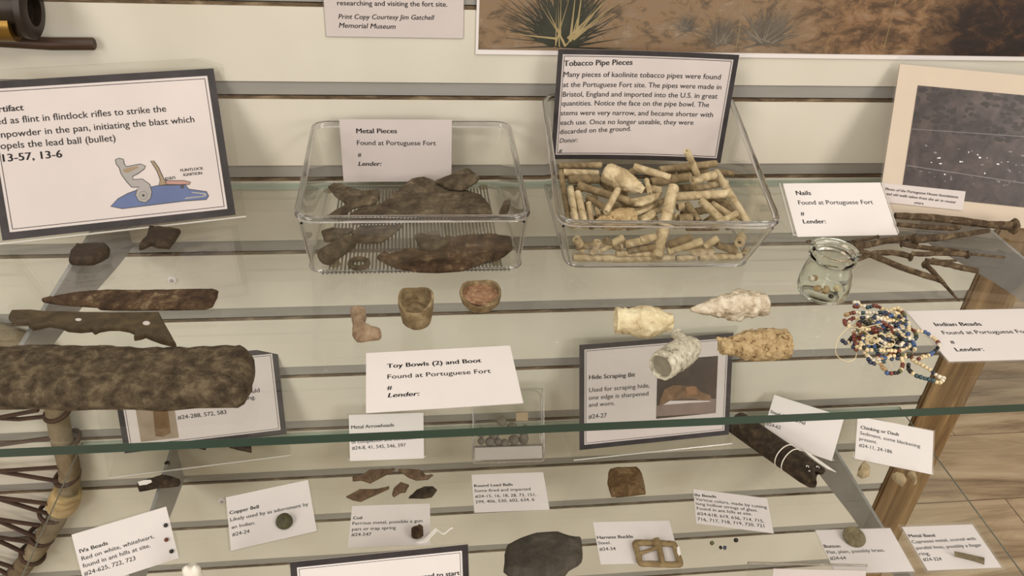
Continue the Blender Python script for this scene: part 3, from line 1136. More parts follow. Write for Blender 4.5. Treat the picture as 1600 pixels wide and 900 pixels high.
# ------------------------------------------------------------------ upper shelf: signs
def printed_sign(name, label, fc, corners, lines, border, holder=None, hpad=0.0, paper=None, foot=0.05, cat='sign', group='black-bordered signs', hz=None, nx=1):
    r = fc.rect(corners)
    base = fc.o.copy()
    root = empty(name, (base.x, base.y, hz if hz is not None else base.z), label, cat, group)
    sheet = plate('paper', fc, r, 0.0, 0.0006, paper or PAPER_DULL, root, nx=nx)
    if border:
        b = border
        plate('border', fc, r, 0.00062, 0.00075, BORDER, sheet, nx=max(nx, 2), hole=(r[0] + b, r[1] - b, r[2] + b, r[3] - b))
        q = b * 1.28
        plate('border_line', fc, (r[0] + q, r[1] - q, r[2] + q, r[3] - q), 0.00062, 0.00072, BORDER, sheet, nx=max(nx, 2),
              hole=(r[0] + q + 0.0005, r[1] - q - 0.0005, r[2] + q + 0.0005, r[3] - q - 0.0005))
    lettering('lettering', fc, lines, 0.00085, sheet)
    if holder:
        stand(fc, holder, hz, root, depth=foot)
    return root, r


# flintlock sign
e12 = Vector((math.cos(math.radians(12.3)), math.sin(math.radians(12.3)), 0))
FLW = 0.168
fo = Vector((-0.143, -0.066, Z1 + 0.004)) - e12 * (FLW / 2)
ff = Face(fo, 12.3, 57.5)
tr, br = ff.local(335, 107), ff.local(367, 336)
root = empty('flintlock_sign', (fo.x, fo.y, Z1), 'large leaning black-bordered sign with a drawing of a flintlock mechanism', 'sign', 'black-bordered signs')
R = ((tr.x + br.x) / 2 - FLW, (tr.x + br.x) / 2, br.y, tr.y)
sheet = plate('paper', ff, R, 0.0, 0.0006, PAPER_DULL, root)
B = 0.0056
plate('border', ff, R, 0.00062, 0.00075, BORDER, sheet, nx=2, hole=(R[0] + B, R[1] - B, R[2] + B, R[3] - B))
Q = B * 1.35
plate('border_line', ff, (R[0] + Q, R[1] - Q, R[2] + Q, R[3] - Q), 0.00062, 0.00072, BORDER, sheet, nx=2, hole=(R[0] + Q + .0005, R[1] - Q - .0005, R[2] + Q + .0005, R[3] - Q - .0005))
hr = ff.rect([(-40, 92), (345, 70), (384, 341), (-14, 384)])
stand(ff, (R[0] - 0.006, hr[1], -0.0025, min(hr[3], 0.128)), Z1, root, depth=0.05)
lettering('lettering', ff, [
    ('Artifact', -13, 176.5, 37.5, 172.5, 'b'),
    ('Used as flint in flintlock rifles to strike the', -24, 196.5, 260, 174.5),
    ('gunpowder in the pan, initiating the blast which', -15, 217, 304, 191),
    ('propels the lead ball (bullet)', -14, 234.5, 181, 220.5),
    ], 0.00085, sheet)
lettering('drawing_caption', ff, [('FLINTLOCK', 282.5, 268.5, 318, 265, 'b'), ('IGNITION', 287, 275.5, 316, 272.5, 'b')], 0.00085, sheet)
lettering('drawing_note', ff, [('pan', 259, 281.5, 274, 279.5)], 0.00085, sheet)
lettering('handwriting', ff, [('13-57, 13-6', 5.5, 253, 97.5, 246, 'b')], 0.00085, sheet)
D = lambda pts: zz(0, 225, 4, pts)
BLUEP = plain('print_blue', srgb(84, 98, 138), rough=0.5, var=0.1)
GREYP2 = plain('print_grey', srgb(150, 146, 142), rough=0.5, var=0.08)
OUTL = plain('print_outline', srgb(62, 58, 58), rough=0.5)
TANP = plain('print_tan', srgb(142, 122, 98), rough=0.5)
PINKP = plain('print_pink', srgb(168, 128, 116), rough=0.5)
for nm, mt, pp in (
        ('drawn_lockplate', BLUEP, [(695, 390), (740, 345), (800, 312), (860, 290), (990, 262), (1160, 258), (1180, 285), (1290, 300), (1302, 325), (1290, 345), (1150, 355), (960, 378), (765, 402)]),
        ('drawn_cock', GREYP2, [(725, 100), (745, 92), (770, 98), (775, 125), (790, 145), (880, 128), (908, 140), (900, 155), (860, 185), (828, 200), (830, 225), (890, 222), (935, 255), (948, 300), (940, 340), (910, 365), (870, 355), (850, 320), (860, 285), (875, 268), (825, 268), (795, 235), (760, 185), (750, 150), (730, 125)]),
        ('drawn_frizzen', TANP, [(945, 105), (960, 108), (990, 150), (1020, 215), (1045, 240), (1040, 252), (995, 258), (1005, 225), (985, 170)]),
        ('drawn_pan', PINKP, [(1030, 232), (1150, 232), (1192, 242), (1185, 250), (1120, 252), (1030, 250)])):
    px = D(pp)
    cx = sum(p[0] for p in px) / len(px)
    cy = sum(p[1] for p in px) / len(px)
    L = [ff.local(*p) for p in px]
    poly_on(nm + '_outline', ff, None, 0.00078 if 'plate' in nm else 0.00090, OUTL, sheet, thick=0.00004, loc=inset(L, -0.0006))
    poly_on(nm, ff, None, 0.00084 if 'plate' in nm else 0.00096, mt, sheet, thick=0.00003, loc=L)
for rr, mt, k in ((26, OUTL, 0.00100), (24, GREYP2, 0.00104), (9, OUTL, 0.00108)):
    poly_on('drawn_pivot', ff, D([(897 + rr * math.cos(i * 0.3927), 322 + rr * math.sin(i * 0.3927)) for i in range(16)]), k, mt, sheet, thick=0.00003)
poly_on('drawn_flint', ff, D([(770, 160), (800, 150), (860, 138), (868, 150), (800, 180), (775, 178)]), 0.00104, TANP, sheet, thick=0.00003)
poly_on('drawn_screw', ff, D([(1140 + 12 * math.cos(i * 0.5236), 268 + 12 * math.sin(i * 0.5236)) for i in range(12)]), 0.00104, OUTL, sheet, thick=0.00003)
poly_on('drawn_spring', ff, D([(1155, 345), (1280, 330), (1292, 320), (1285, 308), (1200, 300), (1200, 306), (1275, 316), (1275, 324), (1160, 335)]), 0.00104, GREYP2, sheet, thick=0.00003)

# metal pieces label (stands in the bin, see below) and the bins
LOOPN = 5


def rounded(quad, rad):
    """closed loop of 3-D points round a quad FL FR BR BL"""
    q = [Vector(p) for p in quad]
    out = []
    for i in range(4):
        p, a, b = q[i], q[i - 1], q[(i + 1) % 4]
        s = p + (a - p).normalized() * rad
        t = p + (b - p).normalized() * rad
        for k in range(LOOPN + 1):
            w = k / LOOPN
            out.append(s * (1 - w) ** 2 + p * (2 * w * (1 - w)) + t * w * w)
    return out


def clear_bin(name, label, bottom, rim, rad=0.012, t=0.0022, mat_rim=None):
    ctr = sum((Vector(p) for p in bottom), Vector()) / 4
    root = empty(name, (ctr.x, ctr.y, bottom[0][2]), label, 'clear bin', 'clear plastic bins of finds')
    levels = [0.0, 0.04, 0.14, 0.5, 1.0]
    V, F = [], []
    loops = []

    def quad_at(s, off):
        q = [Vector(b).lerp(Vector(r_), s) for b, r_ in zip(bottom, rim)]
        c = sum(q, Vector()) / 4
        res = []
        for p in q:
            d = Vector((p.x - c.x, p.y - c.y, 0))
            res.append(p + Vector((-math.copysign(off, d.x), -math.copysign(off, d.y), 0)))
        return res
    for s in levels:
        sh = 0.003 if s == 0 else (0.001 if s < 0.1 else 0.0)
        loops.append(rounded(quad_at(s, sh), rad))
    for s in reversed(levels):
        lp = rounded(quad_at(s, t + (0.002 if s == 0 else 0.0)), rad * 0.85)
        if s == 0:
            lp = [p + Vector((0, 0, t)) for p in lp]
        elif s < 0.1:
            lp = [p + Vector((0, 0, t)) for p in lp]
        loops.append(lp)
    n = len(loops[0])
    for lp in loops:
        V += lp
    for i in range(len(loops) - 1):
        for s in range(n):
            s2 = (s + 1) % n
            F.append((i * n + s, i * n + s2, (i + 1) * n + s2, (i + 1) * n + s))
    F.append(tuple(reversed(range(n))))
    F.append(tuple((len(loops) - 1) * n + s for s in range(n)))
    mk('tray', V, F, CLEAR, root, smooth=True, angle=40)
    rl = rounded(quad_at(1.0, t / 2), rad)
    tube('rim', [p + Vector((0, 0, 0.001)) for p in rl], 0.0023, mat_rim or RIM, root, seg=12, closed=True, flat=1.25)
    bl = rounded(quad_at(0.05, 0.0), rad)
    tube('base_bead', [p + Vector((0, 0, 0.0006)) for p in bl], 0.0011, mat_rim or RIM, root, seg=8, closed=True)
    for i in range(2):
        p0 = Vector(bottom[i]).lerp(Vector(rim[i]), 0.08)
        p1 = Vector(bottom[i]).lerp(Vector(rim[i]), 0.93)
        c = Vector((ctr.x, p0.y + 0.02, 0))
        off = Vector((math.copysign(0.0035, ctr.x - p0.x), 0.0035, 0))
        tube('corner_bead', [p0 + off, p0.lerp(p1, 0.5) + off, p1 + off], 0.0011, mat_rim or RIM, root, seg=8)
    return root


zb = Z1 + 0.0004
H = 0.06
mb = clear_bin('metal_pieces_bin', 'clear plastic bin with a ribbed floor holding rusted metal pieces',
               [(-0.0765, -0.151, zb), (0.0825, -0.152, zb), (0.0765, -0.017, zb), (-0.0715, -0.016, zb)],
               [(-0.0785, -0.177, zb + H), (0.0815, -0.179, zb + H), (0.0855, -0.0125, zb + H), (-0.0805, -0.0125, zb + H)])
V, F, mi = [], [], []
for i in range(46):
    x = -0.062 + 0.129 * i / 45
    b0 = len(V)
    for y in (-0.1505, -0.020):
        V += [(x - 0.0008, y, zb + 0.0024), (x + 0.0008, y, zb + 0.0024), (x, y, zb + 0.0036)]
    F += [(b0, b0 + 1, b0 + 4, b0 + 3), (b0 + 1, b0 + 2, b0 + 5, b0 + 4), (b0 + 2, b0, b0 + 3, b0 + 5), (b0, b0 + 2, b0 + 1), (b0 + 3, b0 + 4, b0 + 5)]
mk('ribbed_floor', V, F, RIB, mb)
bm = bmesh.new()
for i in range(45):
    x = -0.0665 + 0.139 * i / 44
    bmesh.ops.create_icosphere(bm, subdivisions=1, radius=0.00105, matrix=Matrix.Translation((x, -0.1512, zb + 0.0012)))
RIBDARK = plain('grey_rib_ends', (0.16, 0.15, 0.14), rough=0.3)
from_bm('rib_ends', bm, RIBDARK, mb, smooth=True)
FOOT = clear('soft_clear_foot', (0.75, 0.70, 0.58), ior=1.4, rough=0.2, haze=0.25, hazecol=(0.4, 0.35, 0.26))
for u, v in ((524, 415), (775, 412), (755, 294), (513, 300)):
    p = onz(u, v, zb + 0.002)
    lathe('rubber_foot', (p.x, p.y, zb + 0.0026), (p.x, p.y, zb + 0.0040), [(0, 0.0040), (0.8, 0.0040), (1, 0.0032)], FOOT, mb, seg=18)

lf = Face((0.0, -0.0195, Z1 + 0.006), -0.2, 88)
mc = [(531, 186), (705, 187), (706, 283), (536, 284)]
r = lf.rect(mc)
root = empty('label_card', lf.o, 'white metal pieces card standing inside the back of the clear bin', 'label card', 'white find cards of the upper shelf')
sheet = plate('paper', lf, r, 0.0, 0.0006, PAPER_DULL, root)
lettering('lettering', lf, [
    ('Metal Pieces', 557, 207.5, 620, 207.5, 'b'), ('Found at Portuguese Fort', 558, 226, 681, 226.5),
    ('#', 559.5, 244, 564.5, 244, 'b', 0.0052), ('Lender:', 560, 258.5, 596, 258.5, 'bi')], 0.00078, sheet)

M = lambda pts: zz(450, 170, 3.3333, pts)
zf = zb + 0.0040
GM = 'rusted metal pieces in the bin'
for i, (nm, lb, pp, z0, th, mt) in enumerate([
        ('metal_scrap', 'forked grey metal scrap in the back corner of the clear bin', [(207, 405), (235, 388), (285, 390), (310, 405), (395, 430), (472, 420), (478, 460), (460, 485), (400, 500), (340, 512), (300, 545), (195, 577), (185, 572), (240, 530), (310, 495), (245, 450)], 0.014, 0.004, RUSTGREY),
        ('metal_scrap', 'largest jagged metal sheet in the middle of the clear bin', [(320, 545), (380, 515), (480, 495), (570, 425), (640, 365), (712, 355), (760, 372), (800, 395), (900, 415), (1010, 450), (1045, 490), (1065, 540), (960, 550), (840, 545), (740, 548), (640, 560), (500, 585), (330, 590)], 0.010, 0.005, RUSTGREY),
        ('metal_scrap', 'bent metal strip rising behind the largest jagged sheet', [(765, 375), (800, 360), (880, 330), (925, 310), (945, 312), (1000, 355), (985, 378), (930, 408), (905, 418), (840, 412)], 0.016, 0.004, RUSTGREY),
        ('metal_scrap', 'thin flat metal scrap under the front rim of the clear bin', [(330, 640), (380, 610), (600, 605), (560, 640), (490, 690), (410, 695), (340, 688)], 0.003, 0.004, RUSTGREY),
        ('metal_scrap', 'small rounded metal scrap near the rubber foot under the front rim', [(172, 640), (230, 622), (340, 628), (300, 655), (240, 680), (190, 680)], 0.004, 0.005, RUSTGREY),
        ('metal_scrap', 'long curved rusted plate at the front of the clear bin', [(462, 765), (530, 755), (600, 735), (640, 725), (700, 740), (760, 742), (810, 705), (860, 668), (930, 655), (1060, 650), (1165, 668), (1172, 720), (1130, 755), (1030, 790), (900, 830), (780, 838), (680, 835), (560, 815), (500, 790)], 0.0005, 0.007, RUST),
        ('metal_scrap', 'torn metal fragment overlapping the long curved rusted plate', [(655, 660), (690, 648), (715, 655), (740, 640), (790, 640), (800, 672), (860, 668), (830, 690), (790, 722), (740, 738), (690, 720)], 0.006, 0.005, RUSTGREY),
        ('metal_scrap', 'narrow upright metal sliver by the side wall of the clear bin', [(1088, 575), (1102, 530), (1122, 485), (1150, 475), (1160, 485), (1145, 530), (1128, 575)], 0.010, 0.004, RUSTGREY)]):
    o = chip(nm, M(pp), zf + z0, th, mt, zc=zf + z0 + th * 0.6, seed=20 + i, edge=0.3, rough=0.0004, step=0.0022)
    tag(o, lb, 'metal scrap', GM)
a, b2 = M([(185, 775)])[0], M([(325, 690)])[0]
p0 = onz(*a, zf + 0.007)
p1 = onz(*b2, zf + 0.007)
o = lathe('metal_stub', p0, p1, [(0, 0.0002), (0.0, 0.0062), (0.05, 0.0072), (0.5, 0.0068), (1, 0.006), (1, 0.0002)], RUSTGREY, noise=0.05, seed=9)
tag(o, 'thick round metal stub in the front corner of the clear bin', 'metal stub', GM)
c = onz(*M([(370, 805)])[0], zf + 0.0025)
ring = [c + Vector((math.cos(i * math.pi / 16) * 0.0064, math.sin(i * math.pi / 16) * 0.0064, 0)) for i in range(32)]
tag(tube('metal_ring', ring, 0.0021, RUSTGREY, seg=10, closed=True, noise=0.06), 'small dark metal ring lying on the ribbed floor of the bin', 'ring', GM)

# tobacco pipe bin
h1, h2 = 0.054, 0.083
rb = onz(848, 152, Z1 + h2)
rr_ = onz(1141, 153, Z1 + h2)
fl, fr_ = onz(873, 352, Z1 + h1), onz(1221, 355, Z1 + h1)
pb = clear_bin('pipe_pieces_bin', 'clear plastic bin heaped with broken clay tobacco pipe stems',
               [(fl.x + 0.015, -0.150, zb), (fr_.x - 0.004, -0.154, zb), (rr_.x - 0.004, rr_.y - 0.004, zb), (rb.x + 0.006, rb.y - 0.006, zb)],
               [tuple(fl), tuple(fr_), tuple(rr_), tuple(rb)])
tf = Face((0.199, -0.0335, Z1 + 0.033), -3.5, 84, bow=0.004, w=0.155)
tc_ = [(868, 77), (1155, 85), (1126, 254), (864, 249)]
root, r = printed_sign('tobacco_pipe_sign', 'tall bowed black-bordered tobacco pipe sign standing in the pipe stem bin', tf, tc_, [
    ('Tobacco Pipe Pieces', 881, 103, 989, 102.5, 'b'),
    ('Many pieces of kaolinite tobacco pipes were found', 880.5, 120, 1126, 124.5),
    ('at the Portuguese Fort site. The pipes were made in', 879.5, 135.8, 1127, 140),
    ('Bristol, England and imported into the U.S. in great', 879, 151, 1121, 154.5),
    ('quantities. Notice the face on the pipe bowl. The', 877.5, 165, 1108, 168),
    ('stems were very narrow, and became shorter with', 876, 180, 1114, 183.5),
    ('each use. Once no longer useable, they were', 875.5, 195, 1084, 196),
    ('discarded on the ground.', 874.5, 209.5, 987, 206),
    ('Donor:', 874, 223, 903, 222.5, 'i'), ('#', 873, 238, 878, 238, 'bi', 0.0045)], 0.0041, hz=Z1 + 0.003, nx=10)

# broken pipe stems: X1, Y1, X2, Y2 in a 4x crop, width, lift, kind, description
def pile_h(Y):
    return 0.019 + max(0.0, 545 - Y) / 395 * 0.021


PX = lambda X, Y: (840 + X / 4.0, 220 + Y / 4.0)
STEMS = [
    (132, 158, 400, 152, 38, 0.000, 'd', 'long dull clay stem along the foot of the tobacco sign'),
    (160, 196, 380, 205, 42, 0.001, '', 'pale clay stem second from the foot of the tobacco sign'),
    (192, 242, 385, 240, 54, 0.002, 'd', 'rough thick clay stem behind the large pale pipe bowl'),
    (146, 190, 192, 490, 34, 0.000, 'd', 'clay stem pressed along the side wall of the bin'),
    (206, 292, 243, 540, 38, 0.004, '', 'straight speckled stem second from the side wall of the bin'),
    (250, 322, 300, 540, 42, 0.004, '', 'thick stem third from the side wall of the bin'),
    (318, 390, 336, 515, 38, 0.002, '', 'short spotted stem fourth from the side wall of the bin'),
    (365, 408, 382, 468, 34, 0.000, '', 'short stub fifth from the side wall of the bin'),
    (252, 278, 592, 385, 48, 0.006, 'd', 'long brown stem slanting below the large pale pipe bowl'),
    (308, 352, 432, 425, 38, 0.003, 'd', 'stem slanting below and parallel to the long brown stem'),
    (502, 306, 428, 446, 40, 0.012, '', 'loose stem leaning across the long brown stem'),
    (600, 162, 830, 232, 46, 0.008, '', 'stem with an open end beside the large pale pipe bowl'),
    (760, 182, 1118, 142, 44, 0.003, 'd', 'long stem across the back below the sign corner'),
    (932, 62, 998, 208, 40, 0.016, '', 'tapered stem poking up in front of the sign'),
    (966, 250, 1108, 212, 52, 0.012, '', 'stem whose open bored end faces out near the back'),
    (706, 262, 955, 225, 56, 0.006, 'd', 'textured dark stem beneath the open bored stem'),
    (985, 298, 1185, 262, 42, 0.003, 'r', 'ribbed stem just behind the longer ribbed stem'),
    (862, 352, 1208, 328, 52, 0.006, 'r', 'long ribbed stem lying crosswise in the middle'),
    (1115, 190, 1325, 525, 42, 0.007, '', 'longest stem running down the open side of the heap'),
    (1125, 192, 1228, 206, 34, 0.000, 'd', 'stem end sticking out past the heap at the back'),
    (1022, 375, 1152, 498, 50, 0.005, '', 'smooth slanting stem below the crosswise ribbed stem'),
    (1088, 392, 1205, 465, 40, 0.001, '', 'stem beside the smooth slanting stem'),
    (1246, 452, 1092, 532, 38, 0.009, '', 'stem slanting the other way near the rim corner'),
    (1208, 488, 1305, 545, 38, 0.003, '', 'short stem tucked into the rim corner'),
    (930, 395, 1008, 505, 46, 0.004, 'd', 'grooved grey stem near the middle of the front rim'),
    (965, 482, 880, 488, 54, 0.006, 'd', 'stem with a dark bored end facing along the rim'),
    (872, 414, 930, 404, 44, 0.003, '', 'small open ended stub below the ribbed stem'),
    (838, 512, 872, 462, 44, 0.002, '', 'stub standing beside the long spiral ribbed stem'),
    (850, 538, 1085, 512, 30, 0.007, '', 'thin pale stem lying just behind the front rim'),
    (575, 405, 660, 392, 38, 0.003, 'd', 'stub with a round bore beside the pale shard'),
    (680, 242, 702, 330, 30, 0.010, '', 'small white tube tip beside the large pale pipe bowl'),
    (590, 455, 692, 415, 40, 0.003, '', 'stem behind the speckled pipe bowl'),
    (600, 492, 745, 438, 44, 0.003, '', 'stem in front of the speckled pipe bowl rim'),
    (650, 506, 745, 492, 54, 0.003, 'd', 'thick stub with a bored end near the front rim'),
    (1145, 395, 1215, 445, 36, -0.002, 'd', 'stub half buried beside the longest stem'),
    (700, 410, 800, 372, 38, 0.000, 'd', 'stub half hidden under the curved clay shard'),
    (430, 330, 560, 330, 40, -0.004, 'd', 'stem buried under the loose leaning stem'),
    (400, 250, 470, 330, 44, -0.004, 'd', 'stem buried beneath the large pale pipe bowl'),
    (820, 300, 985, 290, 44, -0.004, 'd', 'stem buried beneath the ribbed stems'),
    (1010, 350, 1200, 395, 40, -0.005, 'd', 'stem buried under the crosswise ribbed stem'),
    (690, 445, 840, 415, 40, -0.004, '', 'stem buried beside the long spiral ribbed stem'),
    (140, 215, 260, 200, 44, -0.005, 'd', 'stem buried at the back corner by the side wall'),
    (230, 300, 330, 290, 44, -0.006, 'd', 'stem buried under the straight speckled stem'),
    (270, 440, 360, 350, 44, -0.006, 'd', 'stem buried under the short spotted stem'),
    (330, 540, 400, 450, 44, -0.005, 'd', 'stem buried under the short stub by the speckled bowl'),
    (180, 420, 300, 430, 40, -0.006, 'd', 'stem crossing beneath the side wall stems'),
    (200, 530, 330, 500, 42, -0.005, '', 'stem crossing low beneath the side wall stems'),
    (430, 430, 560, 400, 44, -0.006, 'd', 'stem buried behind the speckled pipe bowl'),
    (470, 260, 640, 170, 46, -0.006, 'd', 'stem buried behind the tip of the large pale bowl'),
    (720, 200, 860, 215, 46, -0.004, 'd', 'stem buried under the textured dark stem'),
    (880, 190, 1060, 185, 46, -0.003, 'd', 'stem buried below the tapered upright stem'),
    (1000, 225, 1150, 240, 46, -0.004, 'd', 'stem buried behind the ribbed stems'),
    (900, 460, 1060, 430, 46, -0.005, 'd', 'stem buried under the grooved grey stem'),
    (1040, 520, 1200, 420, 46, -0.006, 'd', 'stem buried under the smooth slanting stem'),
    (1150, 360, 1260, 500, 42, -0.006, 'd', 'stem buried under the longest side stem'),
    (620, 300, 760, 300, 46, -0.006, 'd', 'stem buried under the small white tube tip'),
    (700, 520, 860, 520, 44, -0.005, 'd', 'stem buried at the middle of the front rim'),
    (560, 540, 700, 520, 44, -0.005, '', 'stem buried in front of the speckled pipe bowl'),
    (930, 540, 1130, 540, 44, -0.004, 'd', 'stem buried under the thin pale rim stem'),
    (1180, 540, 1310, 500, 40, -0.005, 'd', 'stem buried under the rim corner stems'),
]
FRONT = [
    (220, 728, 480, 745, 46, '', 'pale stem lying along the bottom front edge of the bin'),
    (490, 702, 712, 706, 42, '', 'white stem lying level behind the front panel'),
    (470, 772, 850, 742, 46, '', 'long pale stem along the bottom front of the bin'),
    (240, 612, 285, 685, 50, '', 'stem behind the front panel with its bored end showing'),
    (378, 628, 340, 702, 50, '', 'short white stem leaning behind the front panel'),
    (382, 690, 540, 602, 42, '', 'slanting stem seen through the front panel'),
    (548, 648, 690, 618, 46, '', 'stem beside the spiral ribbed stem behind the panel'),
    (812, 690, 1028, 628, 50, '', 'thick pale stem slanting behind the front panel'),
    (1040, 662, 1128, 608, 44, '', 'broken stem chip above the pale shard behind the panel'),
    (860, 762, 980, 762, 40, '', 'stub lying at the bottom beside the long pale stem'),
    (1000, 772, 1262, 755, 46, '', 'stem along the bottom edge toward the far corner'),
    (1262, 636, 1275, 600, 62, '', 'wide stem end with a round bore facing out'),
    (1215, 712, 1225, 690, 50, '', 'end-on stem with a dark bore low behind the panel'),
    (1290, 714, 1300, 694, 42, '', 'smallest end-on stem low in the far corner'),
    (512, 662, 530, 640, 46, '', 'end-on stem with a bore in the middle behind the panel'),
    (240, 660, 420, 650, 44, 'd', 'dull stem level with the leaning stems behind the panel'),
    (560, 690, 730, 660, 44, 'd', 'dull stem above the white level stem behind the panel'),
    (820, 650, 960, 600, 44, 'd', 'dull stem high behind the thick pale stem and panel'),
    (1120, 650, 1240, 690, 44, 'd', 'dull stem between the shard and the end-on stems'),
    (420, 620, 520, 680, 40, 'd', 'dull stem crossing the slanting stem behind the panel'),
    (1010, 740, 1200, 735, 42, 'd', 'dull stem just above the far bottom edge of the bin'),
    (640, 620, 740, 600, 44, '', 'pale stem high behind the panel beside the spiral stem'),
]


def stem(p0, p1, r, kind, label, seed):
    r = r * 1.06
    L = (p1 - p0).length
    bore = min(r * 0.36, 0.0016)
    dpt = min(0.35, 0.006 / max(L, 0.002))
    body = [(0, r * 0.93), (0.03, r)]
    nb = 26 if kind == 'r' else 6
    for i in range(1, nb):
        t = 0.03 + 0.94 * i / nb
        rr = r * (1.0 + 0.04 * (0.5 - t))
        if kind == 'r':
            rr *= 1.05 if i % 2 else 0.95
        body.append((t, rr))
    body += [(0.97, r * 0.97), (1, r * 0.9)]
    prof = [(dpt, 0.00005), (dpt, bore), (0, bore)] + body + [(1, bore), (1 - dpt, bore), (1 - dpt, 0.00005)]
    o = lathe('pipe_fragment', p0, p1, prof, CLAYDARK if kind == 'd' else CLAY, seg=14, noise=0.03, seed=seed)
    return tag(o, label, 'pipe stem', 'broken clay pipe stems in the bin')


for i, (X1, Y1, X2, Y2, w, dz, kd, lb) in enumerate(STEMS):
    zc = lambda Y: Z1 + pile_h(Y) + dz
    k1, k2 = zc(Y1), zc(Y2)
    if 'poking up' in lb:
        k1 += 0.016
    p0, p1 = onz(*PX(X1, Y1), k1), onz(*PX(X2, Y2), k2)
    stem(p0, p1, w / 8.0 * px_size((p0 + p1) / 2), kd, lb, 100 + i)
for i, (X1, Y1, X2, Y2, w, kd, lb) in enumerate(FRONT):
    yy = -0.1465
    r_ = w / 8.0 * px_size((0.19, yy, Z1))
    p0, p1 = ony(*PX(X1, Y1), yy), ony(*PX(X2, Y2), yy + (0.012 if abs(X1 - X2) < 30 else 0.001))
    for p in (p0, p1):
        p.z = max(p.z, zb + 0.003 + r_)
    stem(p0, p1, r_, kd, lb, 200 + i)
p0 = onz(*PX(850, 285), Z1 + pile_h(285) + 0.014)
p1 = ony(*PX(745, 730), -0.1515)
stem(p0, p1, 8.6 * px_size(p0), 'r', 'long spiral ribbed stem running down behind the front rim', 300)
# two pipe bowls and shards in the heap
p0, p1 = onz(*PX(425, 195), Z1 + 0.046), onz(*PX(665, 312), Z1 + 0.040)
s = px_size(p0) / 4
o = lathe('pipe_bowl', p0, p1, densify([(0.10, 0.0002), (0.06, 48 * s), (0, 58 * s), (0.08, 66 * s), (0.35, 70 * s), (0.62, 58 * s), (0.85, 36 * s), (0.97, 26 * s), (1, 22 * s), (1.0, 9 * s), (0.9, 8 * s), (0.9, 0.0002)]), CLAY, seg=56, noise=0.02, seed=41, relief=(0.0008, 330), angle=70)
tag(o, 'large pale broken pipe bowl on top of the stem heap', 'pipe bowl', 'pipe bowls in the bin')
p0, p1 = onz(*PX(365, 518), Z1 + 0.026), onz(*PX(600, 470), Z1 + 0.028)
o = lathe('pipe_bowl', p0, p1, densify([(0.06, 0.0002), (0.06, 9 * s), (0, 10 * s), (0, 24 * s), (0.1, 32 * s), (0.35, 56 * s), (0.6, 66 * s), (0.85, 60 * s), (1, 50 * s), (1.0, 40 * s), (0.8, 40 * s), (0.8, 0.0002)]), CLAYTAN, seg=56, noise=0.03, seed=42, relief=(0.0009, 330), angle=70)
tag(o, 'speckled pipe bowl lying behind the front rim of the pipe bin', 'pipe bowl', 'pipe bowls in the bin')
SH = 'clay shards in the pipe bin'
for i, (lb, pp, h) in enumerate([
        ('curved leaf-shaped clay shard in the middle of the pipe bin', [(578, 372), (620, 362), (700, 345), (780, 322), (770, 345), (720, 378), (660, 402), (610, 402)], 0.038),
        ('pointed clay shard below the curved leaf-shaped shard', [(580, 440), (640, 425), (700, 400), (770, 372), (740, 410), (680, 440), (610, 465)], 0.030),
        ('thin clay shard beside the small white tube tip', [(690, 275), (740, 290), (782, 296), (770, 325), (730, 318), (690, 322)], 0.036),
        ('broken clay flake beside the front rim of the pipe bin', [(640, 480), (700, 440), (745, 445), (740, 470), (690, 500), (650, 505)], 0.028)]):
    o = chip('clay_shard', [PX(*p) for p in pp], Z1 + h, 0.0032, CLAY, seed=60 + i)
    tag(o, lb, 'clay shard', SH)
p = [ony(*PX(X, Y), -0.1475) for X, Y in ((925, 690), (980, 678), (1060, 676), (1110, 690), (1095, 715), (1040, 728), (980, 718))]
V = [q for q in p] + [q + Vector((0, 0.004, 0.0005)) for q in p]
n = len(p)
tag(mk('clay_shard', V, [tuple(range(n)), tuple(range(2 * n - 1, n - 1, -1))] + [(i, (i + 1) % n, n + (i + 1) % n, n + i) for i in range(n)], CLAY),
    'pale oval clay shard pressed against the front panel of the bin', 'clay shard', SH)

# nails card in its leaning holder
nf = Face((0.369, -0.106, Z1 + 0.0022), 0.3, 29)
r = nf.rect([(1222, 284), (1376, 289), (1402, 366), (1246, 372)])
root = empty('label_card', (nf.o.x, nf.o.y, Z1), 'white nails card in a leaning clear holder beside the pipe bin', 'label card', 'white find cards of the upper shelf')
sheet = plate('paper', nf, r, 0.0, 0.0006, PAPER, root)
lettering('lettering', nf, [('Nails', 1244, 305.5, 1267, 305.3, 'b'), ('Found at Portuguese Fort', 1247.5, 320.5, 1364, 319.5),
                            ('#', 1251, 337, 1256.5, 337, 'b', 0.0052), ('Lender:', 1255, 350, 1290, 349.5, 'b')], 0.00078, sheet)
stand(nf, (r[0] - 0.0035, r[1] + 0.002, -0.0012, r[3] + 0.001), Z1, root, depth=0.04)
for a in (r[0] - 0.003, r[1] + 0.0012):
    tube('holder_edge', [nf.pt(a, -0.001, 0.0006), nf.pt(a, r[3], 0.0006)], 0.0006, EDGEW, root, seg=6)

